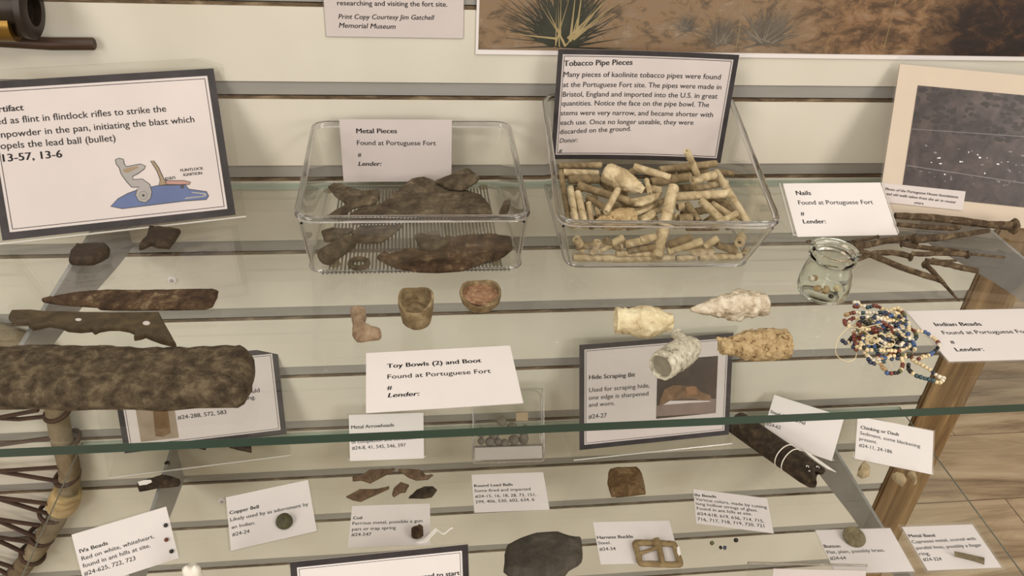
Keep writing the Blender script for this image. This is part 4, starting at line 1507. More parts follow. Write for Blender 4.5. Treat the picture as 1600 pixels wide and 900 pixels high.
# matted aerial photograph leaning on the wall
ya = math.radians(-14.4)
PWD = 0.19
po = Vector((0.415, -0.069, Z1 + 0.0012)) + Vector((math.cos(ya), math.sin(ya), 0)) * (PWD / 2)
gf = Face(po, -14.4, 61)
tl, bl = gf.local(1406, 100), gf.local(1370, 334)
hh = tl.y
MATB = plain('tan_mat_board', (0.52, 0.435, 0.345), rough=0.6, var=0.03)
root = empty('matted_photograph', (po.x, po.y, Z1), 'aerial photograph in a tan mat leaning on the wall behind the nails', 'photograph')
plate('mat_board', gf, (-PWD / 2, PWD / 2, 0.0, hh), -0.0015, 0.0, MATB, root)
AER = mottled('aerial_print', [(0.35, srgb(52, 44, 44)), (0.55, srgb(74, 64, 62)), (0.75, srgb(96, 84, 80))], scale=60, rough=0.3, bump=0.0, spec=0.5)
p_tl, p_bl = gf.local(1433, 135), gf.local(1409, 302)
ph = (p_tl.x * 0.5 + p_bl.x * 0.5, PWD / 2 - 0.018, gf.local(1504, 314).y, gf.local(1600, 149).y)
pimg = plate('printed_image', gf, ph, 0.0002, 0.0005, AER, root)
rnd = random.Random(8)
WHITEP = plain('print_white', (0.72, 0.70, 0.68), rough=0.4)
DARKP = plain('print_dark_grove', srgb(44, 36, 34), rough=0.4, var=0.4, vscale=120)
DIMP = plain('print_grey_speck', (0.20, 0.185, 0.185), rough=0.4)


def specks(name, n, box, s0, s1, mat, k):
    V, F = [], []
    for i in range(n):
        x, y = rnd.uniform(box[0], box[1]), rnd.uniform(box[2], box[3])
        b0 = len(V)
        m_ = 6
        sx, sy = rnd.uniform(s0, s1) * 1.6, rnd.uniform(s0, s1)
        for j in range(m_):
            q = 6.283 * j / m_
            V.append(gf.pt(min(max(x + math.cos(q) * sx * rnd.uniform(.6, 1.2), ph[0]), ph[1]), min(max(y + math.sin(q) * sy * rnd.uniform(.6, 1.2), ph[2]), ph[3]), k + i * 1e-7))
        F.append(tuple(range(b0, b0 + m_)))
    mk(name, V, F, mat, pimg, recalc=False)


hgt = ph[3] - ph[2]
specks('printed_grove', 160, (ph[0], ph[1], ph[2] + hgt * 0.58, ph[3]), 0.001, 0.0035, DARKP, 0.00055)
specks('printed_ruins', 46, (ph[0] + 0.012, ph[1], ph[2] + hgt * 0.16, ph[2] + hgt * 0.50), 0.0003, 0.0011, DIMP, 0.0006)
specks('printed_walls', 16, (ph[0] + 0.02, ph[1] - 0.04, ph[2] + hgt * 0.2, ph[2] + hgt * 0.50), 0.0003, 0.0010, WHITEP, 0.0007)
a, b2 = gf.local(1416, 259), gf.local(1600, 287)
poly_on('printed_road', gf, None, 0.0006, DIMP, pimg, loc=[a, b2, b2 + Vector((0, 0.0006)), a + Vector((0, 0.0006))])
a, b2 = gf.local(1424, 202), gf.local(1600, 214)
poly_on('printed_treeline', gf, None, 0.0006, DIMP, pimg, loc=[a, b2, b2 + Vector((0, 0.0005)), a + Vector((0, 0.0004))])
cr = gf.rect([(1380, 286), (1507, 299), (1504, 330), (1372, 314)])
strip = plate('caption_strip', gf, cr, 0.0007, 0.0011, PAPER_DULL, root)
lettering('lettering', gf, [('Photo of the Portuguese House foundations', 1382, 297, 1496, 310, 'bi'), ('and old walls taken from the air in recent', 1383, 304.5, 1492, 318, 'bi'), ('years.', 1427, 318, 1442.5, 320, 'bi')], 0.00125, strip)
plate('sleeve', gf, (-PWD / 2 - 0.001, PWD / 2 + 0.003, 0.0, hh + 0.007), -0.0024, -0.0017, SLEEVE, root)

# flat cards of the upper shelf
U = 'white find cards of the upper shelf'
flat_card('label_card', [(572, 554), (801, 540), (813, 632), (572, 645)], Z1, [
    ('Toy Bowls (2) and Boot', 605, 576.5, 752, 567.5, 'b'), ('Found at Portuguese Fort', 605.5, 593.5, 767, 584),
    ('#', 605, 610.5, 612.5, 610, 'b', 0.0056), ('Lender:', 606, 622.5, 655.5, 619.5, 'bi')],
    'white toy bowls and boot card lying flat near the front shelf edge', U)
flat_card('label_card', [(1420, 487), (1634, 483), (1692, 560), (1477, 566)], Z1, [
    ('Indian Beads', 1462, 511, 1534, 510, 'b'), ('Found at Portuguese Fort', 1474, 524, 1611, 521.5),
    ('#', 1486, 538, 1492, 538, 'b', 0.0052), ('Lender:', 1494.5, 550.5, 1537.5, 549.5, 'b')],
    'white bead card lying flat beside the tangle of beads', U, sleeve=0.0012, lift=0.0004)

# ------------------------------------------------------------------ upper shelf: finds
zs = Z1 + 0.0002
px = [(-60, 546), (0, 545), (75, 543), (150, 544), (230, 547), (300, 547), (360, 544), (388, 546), (396, 556), (397, 580), (392, 602), (384, 616), (370, 624), (300, 625), (250, 630), (200, 627), (140, 627), (100, 629), (50, 626), (0, 627), (-60, 626)]
o = chip('iron_bar', px, zs, 0.017, BARREL, zc=zs + 0.009, seed=1, edge=0.5, rough=0.0006, step=0.004)
tag(o, 'big flat corroded iron bar with a rounded end on the upper shelf', 'iron bar')
K = lambda pts: zz(0, 450, 4, pts)
px = K([(255, 70), (300, 58), (380, 40), (480, 22), (580, 14), (680, 8), (790, 10), (900, 10), (1100, 6), (1250, 4), (1335, 3), (1362, 12), (1357, 50), (1330, 103), (1280, 120), (1100, 124), (900, 125), (700, 126), (620, 122), (595, 108), (500, 102), (400, 95), (340, 88), (290, 80)])
o = chip('knife_blade', px, zs, 0.0045, RUST, zc=zs + 0.003, seed=2, edge=0.4, rough=0.0003, step=0.003)
tag(o, 'rust brown knife blade with a pointed tang on the upper shelf', 'knife blade')
px = K([(50, 185), (60, 160), (75, 142), (130, 139), (200, 138), (290, 148), (420, 150), (560, 154), (700, 157), (850, 155), (995, 153), (1030, 220), (1070, 290), (1100, 345), (1070, 347), (1000, 330), (940, 308), (905, 293), (880, 303), (835, 310), (840, 275), (800, 258), (740, 248), (680, 248), (620, 258), (590, 272), (575, 265), (570, 255), (500, 262), (420, 255), (370, 235), (300, 225), (240, 240), (200, 245), (170, 225), (175, 212), (100, 212)])
o = chip('gun_part', px, zs, 0.0042, BRONZE, zc=zs + 0.003, seed=3, dome=False, edge=0.22, step=0.0025)
tag(o, 'flat brown metal gun part with scalloped edge and two holes', 'gun part')
for (cx, cy, rx, ry, mt) in ((490, 198, 20, 9, PAPER_DULL), (915, 220, 23, 13, PAPER_DULL)):
    ring = K([(cx + rx * math.cos(i * 0.3927), cy + ry * math.sin(i * 0.3927)) for i in range(16)])
    P = [onz(u, v, zs + 0.0043) for u, v in ring]
    V = P + [p + Vector((0, 0, 0.00012)) for p in P]
    F = [tuple(range(16)), tuple(range(31, 15, -1))] + [(i, (i + 1) % 16, 16 + (i + 1) % 16, 16 + i) for i in range(16)]
    mk('hole', V, F, mt, o)
G = lambda pts: zz(0, 225, 4, pts)
FG = 'dark gun flints on the upper shelf'
o = chip('gun_flint', G([(932, 525), (1000, 528), (1070, 535), (1130, 545), (1100, 595), (1060, 645), (975, 640), (945, 625), (900, 645), (868, 652), (885, 615), (915, 585), (925, 550)]), zs, 0.006, FLINT, seed=4, edge=0.5, rough=0.0003)
tag(o, 'dark angular gun flint flake below the corner of the flintlock sign', 'gun flint', FG)
o = chip('gun_flint', G([(430, 735), (440, 690), (480, 645), (560, 640), (670, 637), (690, 660), (680, 690), (640, 715), (580, 740), (480, 742)]), zs, 0.008, FLINT, seed=5, edge=0.45, rough=0.0003)
tag(o, 'dark oblong gun flint with rounded ends over the grey bracket', 'gun flint', FG)

# toy boot and bowls
T = lambda pts: zz(400, 450, 4, pts)
o = chip('toy_boot', T([(590, 135), (615, 126), (640, 122), (685, 135), (690, 175), (680, 205), (690, 232), (740, 255), (780, 265), (785, 285), (770, 300), (700, 308), (655, 316), (625, 312), (602, 285), (600, 255), (605, 230), (595, 180)]), zs, 0.0075, TERRA, zc=zs + 0.004, seed=6, edge=0.42, rough=0.0002, step=0.0016)
tag(o, 'small tan clay toy boot beside the upright toy bowl', 'toy boot')
b0 = onz(651, 506, zs)
hb = 0.0235
top = Vector((b0.x, b0.y, zs + hb))
rb_ = 26.5 * px_size(b0)
root = empty('toy_bowl', (b0.x, b0.y, zs), 'deep upright ochre clay toy bowl partly filled with soil', 'toy bowl', 'toy bowls')
lathe('bowl_wall', (b0.x, b0.y, zs), top, [(0, 0.0002), (0, rb_ * 0.62), (0.12, rb_ * 0.84), (0.4, rb_ * 0.97), (0.75, rb_ * 1.02), (1.0, rb_), (1.0, rb_ * 0.86), (0.6, rb_ * 0.84), (0.5, 0.0002)], OCHRE, root, noise=0.05, seed=12,
      wob=lambda a, i: (-0.42 * max(0.0, math.cos(a + 1.75)) ** 2 + 0.05 * math.sin(3 * a) if i in (5, 6) else 0.0))
lathe('soil_fill', (b0.x, b0.y, zs + hb * 0.42), (b0.x, b0.y, zs + hb * 0.6), [(0, rb_ * 0.82), (0.3, rb_ * 0.8), (0.9, rb_ * 0.5), (1, 0.0002)], CLAYDARK, root, noise=0.1, seed=13)
b0 = onz(750, 482, zs)
rb_ = 33 * px_size(b0)
root = empty('toy_bowl', (b0.x, b0.y, zs), 'shallow clay toy bowl with a chipped rim and reddish inside', 'toy bowl', 'toy bowls')
lathe('bowl_wall', (b0.x, b0.y, zs), (b0.x, b0.y, zs + 0.0155), [(0, 0.0002), (0, rb_ * 0.4), (0.15, rb_ * 0.62), (0.45, rb_ * 0.88), (0.8, rb_ * 1.0), (1.0, rb_ * 0.97), (1.0, rb_ * 0.85), (0.7, rb_ * 0.84)], OCHRE, root, noise=0.04, seed=14, seg=32,
      wob=lambda a, i: (-0.36 * max(0.0, math.cos(a + 1.75)) ** 4 + 0.08 * math.sin(3 * a) if i in (5, 6) else 0.0))
lathe('bowl_inside', (b0.x, b0.y, zs + 0.0035), (b0.x, b0.y, zs + 0.0125), [(0, 0.0002), (0, rb_ * 0.3), (0.3, rb_ * 0.68), (1.0, rb_ * 0.85)], REDIN, root, noise=0.04, seed=15, seg=32)

# the four loose pipe bowls
Qz = lambda X, Y: (860 + X / 4.0, 420 + Y / 4.0)
PG = 'clay pipe bowls on the upper shelf'


def loose_bowl(label, A, Bp, prof, mat, seed, inner=None, h=0.011, noise=0.06, h2=None, relief=(0.0011, 260)):
    p0, p1 = onz(*Qz(*A), zs + h), onz(*Qz(*Bp), zs + (h2 if h2 is not None else h))
    s_ = px_size(p0) / 4
    mid = (p0 + p1) / 2
    root = empty('pipe_bowl', (mid.x, mid.y, zs), label, 'pipe bowl', PG)
    lathe('bowl', p0, p1, densify([(t, r * s_) for t, r in prof]), mat, root, seg=72, noise=0.0, seed=seed, relief=relief, angle=70)
    return root, p0, p1, s_


loose_bowl('cream moulded pipe bowl lying on its side with fluted rim', (408, 325), (745, 335),
           [(0.12, 0.1), (0.10, 62), (0.0, 66), (0.0, 84), (0.08, 86), (0.11, 80), (0.16, 85), (0.22, 80), (0.28, 86), (0.45, 100), (0.62, 102), (0.78, 88), (0.88, 70), (0.95, 60), (1.03, 60), (1.06, 40), (1.06, 14), (1.0, 0.1)], CLAYCREAM, 31, relief=(0.0008, 230))
root, p0, p1, s_ = loose_bowl('pink and white carved pipe bowl with a pointed tip', (1355, 215), (880, 255),
           [(0.0, 0.1), (0.0, 48), (0.03, 68), (0.08, 76), (0.12, 70), (0.18, 84), (0.24, 78), (0.34, 92), (0.5, 84), (0.66, 64), (0.8, 44), (0.92, 26), (1.0, 14), (1.02, 0.1)], CLAYPINK, 32, relief=(0.0024, 210))
root, p0, p1, s_ = loose_bowl('grey speckled pipe bowl whose round mouth faces the viewer', (690, 612), (905, 470),
           [(0.30, 0.1), (0.30, 62), (0.0, 76), (0.0, 90), (0.1, 95), (0.3, 95), (0.5, 98), (0.72, 92), (0.9, 70), (1.0, 46), (1.03, 0.1)], CLAYGREY, 33, h=0.0150, h2=0.0105, relief=(0.0006, 420))
sp0, sp1 = onz(*Qz(845, 470), zs + 0.013), onz(*Qz(790, 405), zs + 0.013)
lathe('stem_stub', sp0, sp1, [(0, 42 * s_), (0.5, 38 * s_), (1, 40 * s_), (1, 12 * s_), (0.8, 12 * s_), (0.8, 0.0001)], CLAYGREY, root, noise=0.06, seed=34)
ax_ = (p1 - p0)
lathe('bowl_inside', p0 + ax_ * 0.07, p0 + ax_ * 0.13, [(0, 74 * s_), (1, 60 * s_), (1, 0.0002)], BOWLIN, root)
root, p0, p1, s_ = loose_bowl('rough tan pitted pipe bowl widening from a bored stem end', (1060, 485), (1480, 470),
           [(0.10, 0.1), (0.10, 14), (0.0, 16), (0.0, 46), (0.08, 54), (0.2, 60), (0.34, 84), (0.5, 100), (0.7, 104), (0.85, 96), (1.0, 92), (1.0, 60), (0.85, 58), (0.85, 0.1)], CLAYTAN, 35, relief=(0.0015, 300))
s0, s1 = onz(*Qz(1075, 455), zs + 0.013), onz(*Qz(1040, 430), zs + 0.015)
lathe('broken_spur', s0, s1, [(0, 26 * s_), (1, 9 * s_), (1.05, 0.1 * s_)], CLAYTAN, root, noise=0.08, seed=36)

# glass jar with seven beads
jb = onz(1283, 457, zs)
jt = None
hj = 0.05
for _ in range(40):
    q = ROT.transposed() @ (Vector((jb.x, jb.y, zs + hj)) - CAM)
    v = 450 - FPX * q.y / -q.z
    hj += (v - 389) * 0.0003
rj = 39 * px_size(jb)
root = empty('glass_jar', (jb.x, jb.y, zs), 'small clear glass jar with a few beads inside', 'jar')
RO = [(0.0, 0.0002), (0.0, 0.84), (0.03, 0.95), (0.1, 1.0), (0.32, 0.99), (0.55, 0.90), (0.70, 0.80), (0.76, 0.80), (0.79, 0.90), (0.83, 0.91), (0.85, 0.80), (0.90, 0.80), (0.93, 0.93), (0.98, 0.94), (1.0, 0.86),
      (0.99, 0.74), (0.93, 0.71), (0.72, 0.72), (0.55, 0.82), (0.32, 0.91), (0.1, 0.92), (0.055, 0.86), (0.04, 0.0002)]
lathe('jar_body', (jb.x, jb.y, zs), (jb.x, jb.y, zs + hj), [(t, r * rj if r > 0.001 else r) for t, r in RO], JAR, root, seg=48)
BEADC = [plain('bead_' + n, c, rough=0.25, var=0.08, vscale=300) for n, c in (
    ('cream', srgb(214, 196, 156)), ('navy', srgb(46, 54, 74)), ('black', srgb(34, 30, 28)), ('rust', srgb(112, 56, 44)), ('blue', srgb(62, 88, 132)),
    ('white', srgb(220, 210, 190)), ('olive', srgb(96, 96, 62)), ('amber', srgb(172, 142, 100)), ('teal', srgb(50, 72, 78)))]


def bead_mesh(r, l, seg=10):
    V, F = [], []
    prof = [(-l, r * 0.42), (-l, r * 0.75), (-l * 0.55, r), (l * 0.55, r), (l, r * 0.75), (l, r * 0.42)]
    n = len(prof)
    for x, q in prof:
        for s in range(seg):
            a = 6.28318 * s / seg
            V.append((x, math.cos(a) * q, math.sin(a) * q))
    for i in range(n):
        j = (i + 1) % n
        for s in range(seg):
            s2 = (s + 1) % seg
            F.append((i * seg + s, i * seg + s2, j * seg + s2, j * seg + s))
    return V, F


for i, (u, v, c, sz, lb) in enumerate([(1263, 434, 5, 0.0022, 'pale oval bead highest in the glass jar'), (1272, 436, 7, 0.0024, 'tan bead beside the highest pale bead in the jar'), (1277, 453, 7, 0.0026, 'peach bead in the middle of the jar floor'),
                                       (1289, 456, 7, 0.0029, 'largest tan bead on the jar floor'), (1308, 453, 0, 0.0027, 'cream bead by the jar side nearest the bead tangle'), (1298, 464, 2, 0.0018, 'black bead on the jar floor in front'),
                                       (1306, 459, 2, 0.0015, 'tiny black bead under the cream bead in the jar')]):
    p = onz(u, v, zs + 0.0035)
    d = Vector((p.x - jb.x, p.y - jb.y, 0))
    if d.length > rj * 0.7:
        p = Vector((jb.x, jb.y, 0)) + d * (rj * 0.7 / d.length)
    p.z = zs + 0.0022 + sz
    V, F = bead_mesh(sz, sz * 0.9, 14)
    rm = Matrix.Rotation(i * 1.3, 3, 'Z') @ Matrix.Rotation(0.5, 3, 'Y')
    V = [p + rm @ Vector(q) for q in V]
    tag(mk('glass_bead', V, F, BEADC[c], smooth=True, angle=50), lb, 'bead', 'loose beads in the jar')

# pile of nails
N8 = lambda X, Y: (1160 + X / 3.636, 320 + Y / 3.636)
NG = 'rusty nails on the upper shelf'
for i, (pts, w, hd, hgt_, lb) in enumerate([
        ([(868, 62), (1050, 72), (1240, 92), (1400, 112), (1545, 122)], (36, 44, 46, 44, 60), 1, 0.014, 'longest thick spike at the top of the nail pile'),
        ([(880, 112), (1040, 126), (1180, 132), (1232, 126)], (26, 30, 32, 30), 0, 0.010, 'nail just in front of the longest spike'),
        ([(980, 198), (1120, 186), (1260, 168), (1400, 148)], (42, 40, 34, 24), -1, 0.012, 'pale thick nail slanting up toward the spike head'),
        ([(770, 182), (700, 196), (625, 208)], (16, 18, 16), -1, 0.006, 'thin nail with a small knob head behind the jar'),
        ([(635, 240), (720, 226), (820, 202), (985, 186)], (36, 38, 36, 30), 0, 0.006, 'flat nail shank rising behind the jar'),
        ([(905, 222), (1000, 240), (1130, 252), (1262, 268)], (28, 30, 26, 20), -1, 0.009, 'nail with a square head across the middle of the pile'),
        ([(1280, 284), (1150, 276), (1000, 280), (960, 275)], (32, 30, 28, 26), -1, 0.011, 'nail whose head points away from the jar'),
        ([(1300, 280), (1400, 290), (1492, 298)], (16, 15, 13), 0, 0.006, 'thin straight nail end reaching past the pile'),
        ([(640, 250), (780, 305), (930, 365), (1060, 408), (1135, 436)], (34, 34, 36, 34, 24), 0, 0.005, 'long nail slanting down from behind the jar'),
        ([(1040, 338), (1090, 390), (1150, 455), (1232, 548)], (34, 30, 22, 8), -1, 0.008, 'pointed nail hanging lowest from the pile'),
        ([(1040, 318), (1150, 335), (1250, 358), (1340, 376)], (34, 36, 36, 34), 0, 0.006, 'blunt nail below the middle of the pile'),
        ([(960, 296), (860, 272), (740, 280), (610, 330)], (36, 36, 34, 22), -1, 0.004, 'bent nail with a big head curving toward the jar'),
        ([(1075, 306), (1140, 318), (1215, 316)], (12, 14, 16), 0, 0.010, 'short thin nail bit in the middle of the pile'),
        ([(366, 211), (375, 208), (386, 205)], (14, 16, 14), 0, 0.003, 'tiny dark nail tip just behind the jar rim')]):
    P = [onz(*N8(*p), zs + hgt_ * 0.55 + 0.002) for p in pts]
    sc = px_size(P[0]) / 3.636 / 2
    for k_, p in enumerate(P):
        p.z = max(p.z, zs + w[k_] * sc * 1.05)
    C_ = catmull(P, 5)
    rads = []
    for k_ in range(len(C_)):
        t = k_ / (len(C_) - 1) * (len(w) - 1)
        j = min(int(t), len(w) - 2)
        rads.append((w[j] + (w[j + 1] - w[j]) * (t - j)) * sc)
    root = empty('rusty_nail', (P[0].x, P[0].y, zs), lb, 'nail', NG)
    tube('shank', C_, rads, NAIL, root, seg=8, noise=0.12, seed=i, angle=30)
    if hd:
        e0 = P[0] if hd < 0 else P[-1]
        dr = (P[1] - P[0]).normalized() if hd < 0 else (P[-2] - P[-1]).normalized()
        rh = (w[0] if hd < 0 else w[-1]) * sc
        hz_ = Vector((0, 0, max(0.0, zs + rh * 1.45 - e0.z)))
        lathe('nail_head', e0 - dr * rh * 0.5 + hz_, e0 + dr * rh * 0.7 + hz_, [(0, 0.0001), (0, rh * 1.1), (0.3, rh * 1.5), (0.7, rh * 1.45), (1, rh * 0.95)], NAIL, root, seg=10, noise=0.12, seed=i + 7)

# tangle of bead strings
B3 = lambda X, Y: (1300 + X / 5.625, 460 + Y / 5.625)
root = empty('bead_string_tangle', onz(*B3(450, 420), zs), 'tangled heap of multicoloured bead strings tied with cream thread', 'bead strings')
rnd = random.Random(77)
STR = [
    ([(170, 75), (240, 75), (200, 105), (265, 100), (320, 110), (390, 100), (440, 125), (500, 150)], 0.004),
    ([(110, 200), (130, 180), (200, 165), (270, 160), (350, 165), (430, 160), (500, 145), (560, 120), (620, 150), (640, 190), (640, 215)], 0.006),
    ([(110, 215), (115, 265), (160, 280), (150, 230), (220, 210), (300, 235), (380, 205), (450, 215), (520, 190), (570, 165), (600, 205)], 0.009),
    ([(120, 390), (90, 410), (130, 430), (170, 385), (220, 360), (240, 400), (200, 440), (180, 460), (220, 490)], 0.003),
    ([(150, 330), (210, 310), (270, 345), (280, 400), (250, 440), (300, 480), (360, 500)], 0.006),
    ([(540, 130), (600, 145), (640, 200), (600, 240), (660, 275), (720, 320), (740, 370), (720, 400), (690, 380)], 0.004),
    ([(720, 320), (780, 330), (830, 340), (880, 370), (920, 410), (940, 450), (910, 490), (860, 530), (800, 550), (760, 570)], 0.0025),
    ([(255, 500), (310, 530), (325, 580), (370, 605), (390, 600), (330, 560)], 0.0025),
    ([(400, 540), (420, 600), (460, 660), (500, 690), (560, 690), (605, 665), (620, 610), (610, 565), (630, 550)], 0.0025),
    ([(680, 600), (670, 640), (700, 685), (750, 715), (800, 735), (850, 750), (900, 760), (950, 770), (980, 740), (945, 725), (905, 700), (860, 665), (810, 640), (760, 605), (710, 570), (690, 530)], 0.0025),
    ([(390, 480), (450, 490), (520, 490), (580, 500), (630, 480), (680, 465), (720, 490), (730, 450)], 0.008),
    ([(480, 540), (540, 545), (600, 560), (660, 550), (690, 520), (640, 540), (560, 530), (490, 520)], 0.005),
    ([(300, 290), (350, 270), (420, 250), (490, 270), (530, 300), (560, 330), (600, 380), (640, 410), (700, 420), (720, 450)], 0.009),
    ([(350, 330), (390, 300), (430, 340), (440, 390), (500, 400), (560, 410), (600, 440), (650, 400), (690, 390)], 0.011),
    ([(330, 380), (380, 420), (420, 400), (470, 430), (520, 440), (570, 420), (620, 450), (670, 440)], 0.010),
    ([(240, 220), (300, 200), (360, 250), (330, 300), (270, 300), (230, 260), (290, 240), (370, 310), (440, 300)], 0.012),
    ([(480, 300), (520, 330), (560, 300), (600, 330), (640, 380), (600, 400), (540, 370), (500, 340)], 0.007),
    ([(420, 200), (470, 240), (520, 230), (580, 250), (620, 230), (560, 270), (500, 260), (450, 280)], 0.008),
    ([(170, 420), (230, 440), (300, 440), (360, 460), (420, 440), (350, 420), (280, 420)], 0.005),
    ([(560, 580), (500, 560), (440, 560), (400, 520), (460, 600), (430, 580)], 0.0035),
]
weights = [0] * 34 + [1] * 13 + [2] * 15 + [3] * 9 + [4] * 8 + [5] * 12 + [6] * 4 + [7] * 4 + [8] * 6
RB = 0.00138
for k in range(11):
    cx_, cy_ = rnd.uniform(330, 520), rnd.uniform(240, 430)
    ax_r, ay_r = rnd.uniform(90, 210), rnd.uniform(60, 130)
    f1, f2, q1, q2 = rnd.choice((1, 2)), rnd.choice((2, 3)), rnd.uniform(0, 6.28), rnd.uniform(0, 6.28)
    STR.append(([(min(730, max(120, cx_ + ax_r * math.sin(f1 * t_ * 0.35 + q1) + 18 * math.sin(t_ * 1.7))), min(555, max(120, cy_ + ay_r * math.sin(f2 * t_ * 0.35 + q2)))) for t_ in range(15)], rnd.uniform(0.002, 0.0085)))
beads = []
for pts, h in STR:
    P = [onz(*B3(*p), zs + h) for p in pts]
    C_ = catmull(P, 24)
    d, last, i0 = 0.0, None, 0
    acc = 0.0
    run = 0
    col = 0
    for a, b in zip(C_, C_[1:]):
        acc += (b - a).length
        if acc >= RB * 1.75:
            acc = 0.0
            if run <= 0:
                col = rnd.choice(weights)
                run = rnd.choice((1, 1, 2, 2, 3))
            run -= 1
            p = (a + b) / 2 + Vector((0, 0, rnd.uniform(-0.0006, 0.0006)))
            p.z = max(p.z, zs + RB * 1.02)
            beads.append((p, (b - a).normalized(), col, rnd.uniform(0.88, 1.14)))
# individual beads that show best: the outer loops and the top of the heap
order = sorted(range(len(beads)), key=lambda i: -(beads[i][0].z - zs) - 0.5 * (beads[i][0].y < onz(*B3(500, 560), zs).y))
top = set(order[:100])
base_me = {}
restV, restF, restM = [], [], []
for i, (p, d, col, sc) in enumerate(beads):
    rm = d.to_track_quat('X', 'Z').to_matrix()
    if i in top:
        if col not in base_me:
            V, F = bead_mesh(RB, RB * 0.8)
            me = bpy.data.meshes.new('bead')
            me.from_pydata(V, [], F)
            me.materials.append(BEADC[col])
            for pl in me.polygons:
                pl.use_smooth = True
            bm = bmesh.new()
            bm.from_mesh(me)
            bmesh.ops.recalc_face_normals(bm, faces=bm.faces)
            bm.to_mesh(me)
            bm.free()
            base_me[col] = me
        ob = bpy.data.objects.new('bead', base_me[col])
        COL.objects.link(ob)
        ob.parent = root
        ob.matrix_local = Matrix.Translation(p - root.location) @ rm.to_4x4() @ Matrix.Scale(sc, 4)
    else:
        V, F = bead_mesh(RB * sc, RB * 0.8 * sc)
        b0_ = len(restV)
        restV += [p + rm @ Vector(q) for q in V]
        restF += [tuple(b0_ + k for k in f) for f in F]
        restM += [col] * len(F)
o = mk('bead_mass', restV, restF, BEADC, root, mi=restM, smooth=True)
o['kind'] = 'stuff'
for pts, h in (([(30, 470), (40, 530), (90, 575), (150, 590), (205, 560), (225, 490), (290, 455), (350, 460)], 0.001),
               ([(30, 470), (55, 390), (110, 320), (170, 285), (260, 310), (340, 360), (390, 420), (440, 450), (500, 465), (545, 445), (550, 410), (520, 395)], 0.0125),
               ([(300, 400), (320, 370), (380, 360), (400, 400), (360, 440), (310, 430), (330, 390), (400, 350)], 0.0145),
               ([(440, 490), (470, 530), (490, 580), (530, 640)], 0.004), ([(230, 300), (330, 280), (440, 255)], 0.0145)):
    tube('thread', catmull([onz(*B3(*p), zs + h) for p in pts], 8), 0.00028, CREAM_THREAD, root, seg=6)

# ------------------------------------------------------------------ lower shelf: signs and cards
z2 = Z2 + 0.0002
# jingle sign
jf = Face((-0.225, -0.047, Z2 + 0.0004), 6.4, 71)
root, r = printed_sign('jingle_sign', 'black-bordered sign in a clear holder half hidden by the iron bar', jf, [(166, 566), (431, 547), (450, 675), (200, 710)], [
    ('would', 379, 616, 406, 612), ('jingle together while dancing.', 273, 638, 399.5, 622.7), ('#24-288, 572, 583', 278, 655, 354, 646)],
    0.0055, holder=jf.rect([(140, 553), (435, 538), (455, 716), (165, 746)]), hz=Z2 + 0.0004)
pr = jf.rect([(196, 556), (260, 550), (279, 683), (223, 690)])
PIC = plain('print_brown_grey', srgb(140, 124, 106), rough=0.5, var=0.12, vscale=60)
CONE = mottled('printed_cone', [(0.3, srgb(84, 62, 40)), (0.6, srgb(116, 92, 64)), (0.8, srgb(144, 122, 92))], scale=50, rough=0.5, bump=0)
pic = plate('printed_picture', jf, pr, 0.0007, 0.0009, PIC, root)
poly_on('printed_cone', jf, [(232, 560), (252, 558), (267, 676), (255, 682), (243, 681)], 0.00095, CONE, pic)

# hide scraping sign
hf = Face((0.259, -0.058, Z2 + 0.0004), 4.2, 69)
root, r = printed_sign('hide_scraping_sign', 'black-bordered sign with a dark scraper photo in a clear holder', hf, [(907, 540), (1148, 518), (1136, 680), (903, 702)], [
    ('Hide Scraping Bit', 920, 592.5, 992, 588, 'b'), ('Used for scraping hide,', 920, 612.5, 1014.5, 605), ('one edge is sharpened', 919.5, 624.5, 1012.5, 617.5),
    ('and worn.', 919.5, 635.5, 960, 632.5), ('#24-27', 919, 654, 947.5, 651.5)],
    0.0055, holder=hf.rect([(897, 530), (1152, 508), (1145, 695), (895, 720)]), hz=Z2 + 0.0004)
pr = hf.rect([(1028, 563), (1122, 556), (1117, 646), (1024, 653)])
PICD = plain('print_dark_brown', srgb(58, 44, 32), rough=0.4, var=0.35, vscale=30)
PICV = plain('print_violet_grey', srgb(122, 104, 96), rough=0.4, var=0.1)
ANT = mottled('printed_antler', [(0.3, srgb(84, 62, 44)), (0.6, srgb(122, 96, 72)), (0.8, srgb(150, 126, 98))], scale=60, rough=0.4, bump=0)
LASH = plain('print_orange_brown', srgb(132, 94, 62), rough=0.4, var=0.2, vscale=200)
pic = plate('printed_picture', hf, pr, 0.0007, 0.0009, PICD, root)
H3 = lambda pts: zz(800, 450, 4, pts)
poly_on('printed_table', hf, H3([(903, 735), (960, 705), (1272, 690), (1266, 780), (900, 800)]), 0.00095, PICV, pic)
poly_on('printed_card', hf, H3([(945, 728), (985, 702), (1225, 702), (1240, 708), (1100, 716)]), 0.00105, PAPER_DULL, pic)
poly_on('printed_scraper', hf, H3([(915, 740), (925, 690), (950, 630), (1010, 603), (1085, 610), (1150, 622), (1180, 648), (1235, 668), (1246, 692), (1205, 702), (1140, 688), (1060, 692), (985, 700), (940, 722)]), 0.00115, ANT, pic)
poly_on('printed_lashing', hf, H3([(1085, 618), (1120, 610), (1150, 614), (1158, 662), (1110, 668), (1090, 675)]), 0.00125, LASH, pic)


def top_face(tl, tr, h, tilt):
    zt = Z2 + 0.0006 + h * math.sin(math.radians(tilt))
    a, b = onz(*tl, zt), onz(*tr, zt)
    yaw = math.degrees(math.atan2(b.y - a.y, b.x - a.x))
    m = (a + b) / 2
    f = Face((0, 0, 0), yaw, tilt)
    f.o = m - f.u * h
    return f, (b - a).length


